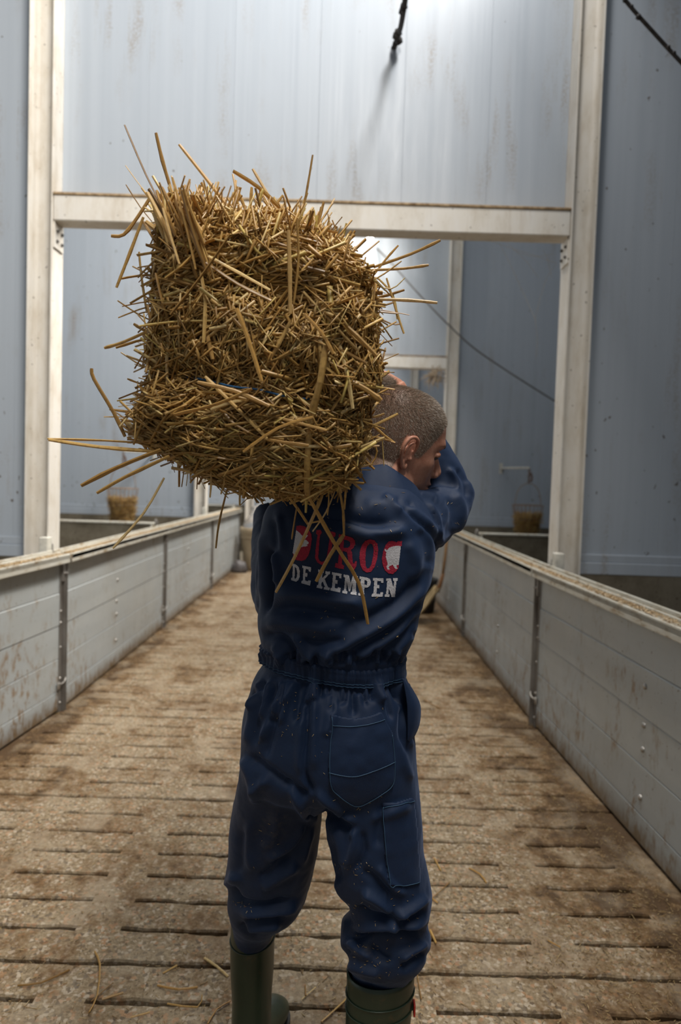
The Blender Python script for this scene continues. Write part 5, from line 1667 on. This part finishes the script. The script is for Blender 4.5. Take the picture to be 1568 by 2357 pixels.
# lamp behind the nearest lintel
lp = at(852, 546, 8.55)
lamp = empty('lamp', (lp.x, lp.y, lp.z)); tag(lamp, 'lit bare bulb hanging below the lintel in the second bay', 'lamp')
mb = MB(); mb.lathe([(.002, -.055), (.022, -.05), (.036, -.025), (.036, 0), (.022, .035), (.016, .06)], (0, 0, 0), 20); mb.build('bulb', M['bulb'], lamp, True)
mb = MB(); mb.lathe([(.02, .055), (.024, .065), (.024, .12), (.01, .14)], (0, 0, 0), 16); mb.build('socket', M['black'], lamp, True)
mb = MB(); mb.tube([(0, 0, .13), (.0, .05, .5), (.01, YP[1] + FLW - .025 - 8.55, .95)], .006, 6); mb.build('cord', M['cable'], lamp, True)
pl_ = bpy.data.lights.new('bulb_light', 'POINT'); pl_.energy = 9; pl_.shadow_soft_size = .04; pl_.color = (1, .95, .86)
po = bpy.data.objects.new('bulb_light', pl_); COL.objects.link(po); po.location = (lp.x, lp.y - .02, lp.z - .10)

# cables
def cable(name, pts, r, mat, label, knots=0):
    D = [Vector(p) for p in dense([tuple(p) for p in pts], 8)]
    mb = MB(); mb.tube(D, r, 8)
    o = mb.build(name, mat, None, True); tag(o, label, 'cable')
    k = MB()
    for _ in range(knots):
        p = random.choice(D); s_ = random.uniform(.9, 1.7) * r
        k.lathe([(s_ * .2, -s_), (s_, -s_ * .3), (s_ * .8, s_ * .6), (s_ * .1, s_)], tuple(p + Vector((random.uniform(-1, 1), -.6, random.uniform(-1, 1))) * r * .8), 7)
    if knots: k.build('dirt_lumps', M['cable'], o, True)['kind'] = 'stuff'
yw1 = YP[0] + FLW - .025
cable('hanging_cable', [at(935, -160, 3.60), at(936, -40, 3.78), at(925, 50, 4.02), at(912, 96, yw1 - .03), at(905, 112, yw1 + .002)], .0155, M['cable'], 'thick dirty cable coming out of the wall above the lintel', 14)
cable('slack_cable', [at(1400, -60, 3.3), at(1441, 2, 3.3), at(1505, 75, 3.3), at(1568, 143, 3.3), at(1640, 215, 3.3)], .009, M['cable'], 'thin dark cable slanting across the upper right corner', 12)
cable('pull_cord', [at(868, 572, YP[1] + FLW - .024), at(905, 610, 8.6), at(960, 672, 8.3), at(1030, 745, 8.25), at(1110, 815, 8.35), at(1275, 922, 8.5), at(1330, 955, YP[1] + FLW - .044)], .009, M['rope'], 'taut grey cord slanting down through the second bay')

# cobwebs in the corner under the nearest lintel and a dusty clump on the second one
wb_ = MB()
c0 = [((1130, 556), (1215, 583), (1282, 606)), ((1150, 560), (1180, 620), (1232, 735)), ((1282, 606), (1255, 650), (1232, 735)), ((1232, 735), (1237, 780), (1234, 825)), ((1165, 556), (1210, 600), (1240, 640)), ((1250, 575), (1262, 600), (1270, 640)), ((1180, 575), (1225, 590), (1275, 585))]
for st in c0:
    wb_.tube([Vector(p) for p in dense([tuple(at(u, v, 4.22)) for u, v in st], 6)], .0009, 4)
web = wb_.build('cobweb', M['web']); tag(web, 'dusty cobweb threads under the right end of the nearest lintel', 'cobweb', None, 'stuff')
mb = MB(); cpt = at(1002, 862, 8.86)
for k in range(110):
    a = Vector((random.gauss(0, .045), random.gauss(0, .03), random.gauss(0, .05)))
    b = a + Vector((random.gauss(0, .05), random.gauss(0, .03), -abs(random.gauss(0, .07))))
    mb.tube([a, a.lerp(b, .5) + Vector((random.gauss(0, .012), 0, random.gauss(0, .012))), b], [.008, .006, .002], 5)
tag(mb.build('dust_clump', M['rag'], None, False, tuple(cpt)), 'pale dusty clump hanging where the second lintel meets its right column', 'dust clump')

# ------------------------------------------------------------------ litter on the floor
def floor_at(u, v, z=0.004):
    d = at(u, v, 1.0) - CAMP
    k = (z - CAM_H) / d.z
    return CAMP + d * k
fs = [('long straw stalk with two bends on the floor at lower left', (218, 2190), (230, 2220), (224, 2290), (205, 2330)), ('curved straw stalk nearest the left picture edge at the bottom', (40, 2268), (95, 2262), (160, 2232)),
      ('straw stalk touching the long twice-bent stalk at lower left', (210, 2305), (260, 2262)), ('straw stalk just right of the twice-bent stalk at lower left', (235, 2300), (284, 2285)),
      ('hooked straw stalk on the floor left of the left boot', (385, 2310), (455, 2318), (465, 2290)), ('level straw stalk just above the hooked one left of the left boot', (362, 2268), (410, 2277), (455, 2272)),
      ('slanting straw stalk touching the left boot shaft', (470, 2205), (500, 2225), (525, 2248)), ('short straw stalk above the level one left of the left boot', (375, 2240), (408, 2222)),
      ('curved straw stalk beside the foot of the left boot, cut by the bottom edge', (478, 2357), (500, 2322), (530, 2305)), ('straw stalk slanting between the two boots', (695, 2300), (727, 2272)),
      ('thick straw stalk reaching to the right boot from the bottom edge', (740, 2352), (770, 2325), (797, 2300)), ('thick straw stalk sloping up behind the right knee', (985, 2075), (1015, 2050), (1036, 2030)),
      ('straw stalk crossing under the thick one behind the right knee', (985, 2060), (1008, 2078)), ('straw stalk beside the right trouser cuff', (990, 2140), (1004, 2170)), ('straw stalk right of the right boot', (960, 2240), (970, 2300)),
      ('curved straw stalk on the floor between the man and the right fence', (1080, 1998), (1105, 2012), (1120, 2032)), ('straw stalk on the floor right of the hip pocket', (975, 1610), (1012, 1630)),
      ('short upright-looking straw stalk between the boots', (703, 2268), (704, 2292)), ('straw stalk on the floor right of the thigh pocket', (1000, 1975), (1015, 2003)), ('straw stalk at the bottom edge between lower left and the left boot', (300, 2342), (345, 2330)),
      ('straw stalk in the gap between the knees', (640, 2110), (665, 2125)), ('pale straw stalk lying alone toward the right fence', (1262, 2165), (1290, 2180))]
for i, st in enumerate(fs):
    P = [floor_at(u, v, .005 + .003 * (j % 2)) for j, (u, v) in enumerate(st[1:])]
    D = [Vector(p) for p in dense([tuple(p) for p in P], 2)]
    mb = MB(); mb.tube(D, random.uniform(.0022, .0036), 6, True, .6)
    o = mb.build('straw_stalk', M['straw'])
    tag(o, st[0], 'straw stalk', 'loose straw stalks on the slatted floor')

def chaff(n, seed):
    g = np.random.default_rng(seed)
    Y = 1.15 + g.random(n * 5) ** 1.7 * 6.8
    X = g.uniform(XL + .005, XR - .005, n * 5)
    edge = np.exp(-(XR - X) / .17) * 1.5 + np.exp(-(X - XL) / .06) * 0.8
    q = vn(np.stack([X * 2.3, Y * 2.0, np.zeros_like(X)], 1)) + .6 * vn(np.stack([X * 8, Y * 7, np.ones_like(X)], 1))
    dens = np.clip(.16 + .9 * np.clip(q + .05, 0, 1) + edge, 0, 1)
    keep = g.random(n * 5) < dens
    X, Y = X[keep][:n], Y[keep][:n]; n = len(X)
    # nothing lies over the open slots
    inrow = np.abs(((Y - 1.972) / SL_P + .5) % 1 - .5) * SL_P < SLOT * .5
    ins = np.zeros(n, bool)
    for a, b in slots: ins |= (X > a) & (X < b)
    ok = ~(inrow & ins); X, Y = X[ok], Y[ok]; n = len(X)
    heap = np.exp(-(XR - X) / .06) * .030 + np.exp(-(X - XL) / .03) * .016
    P = np.stack([X, Y, .0035 + g.random(n) * (.003 + heap)], 1)
    a = g.random(n) * 6.283
    D = np.stack([np.cos(a), np.sin(a), g.normal(0, .15, n)], 1)
    L = np.exp(g.normal(np.log(.009), .5, n)).clip(.003, .035)
    V, F = straw_batch(P, D, L, g.uniform(.0006, .0014, n), g.normal(0, .05, n), .7, seed)
    return mesh_quads('chaff', V, F, M['chaff'])
ch_ = link('straw_chaff', chaff(34000, 5)); tag(ch_, 'fine chopped straw and dust scattered over the slatted floor', 'chaff', None, 'stuff')
bpy.context.view_layer.update()
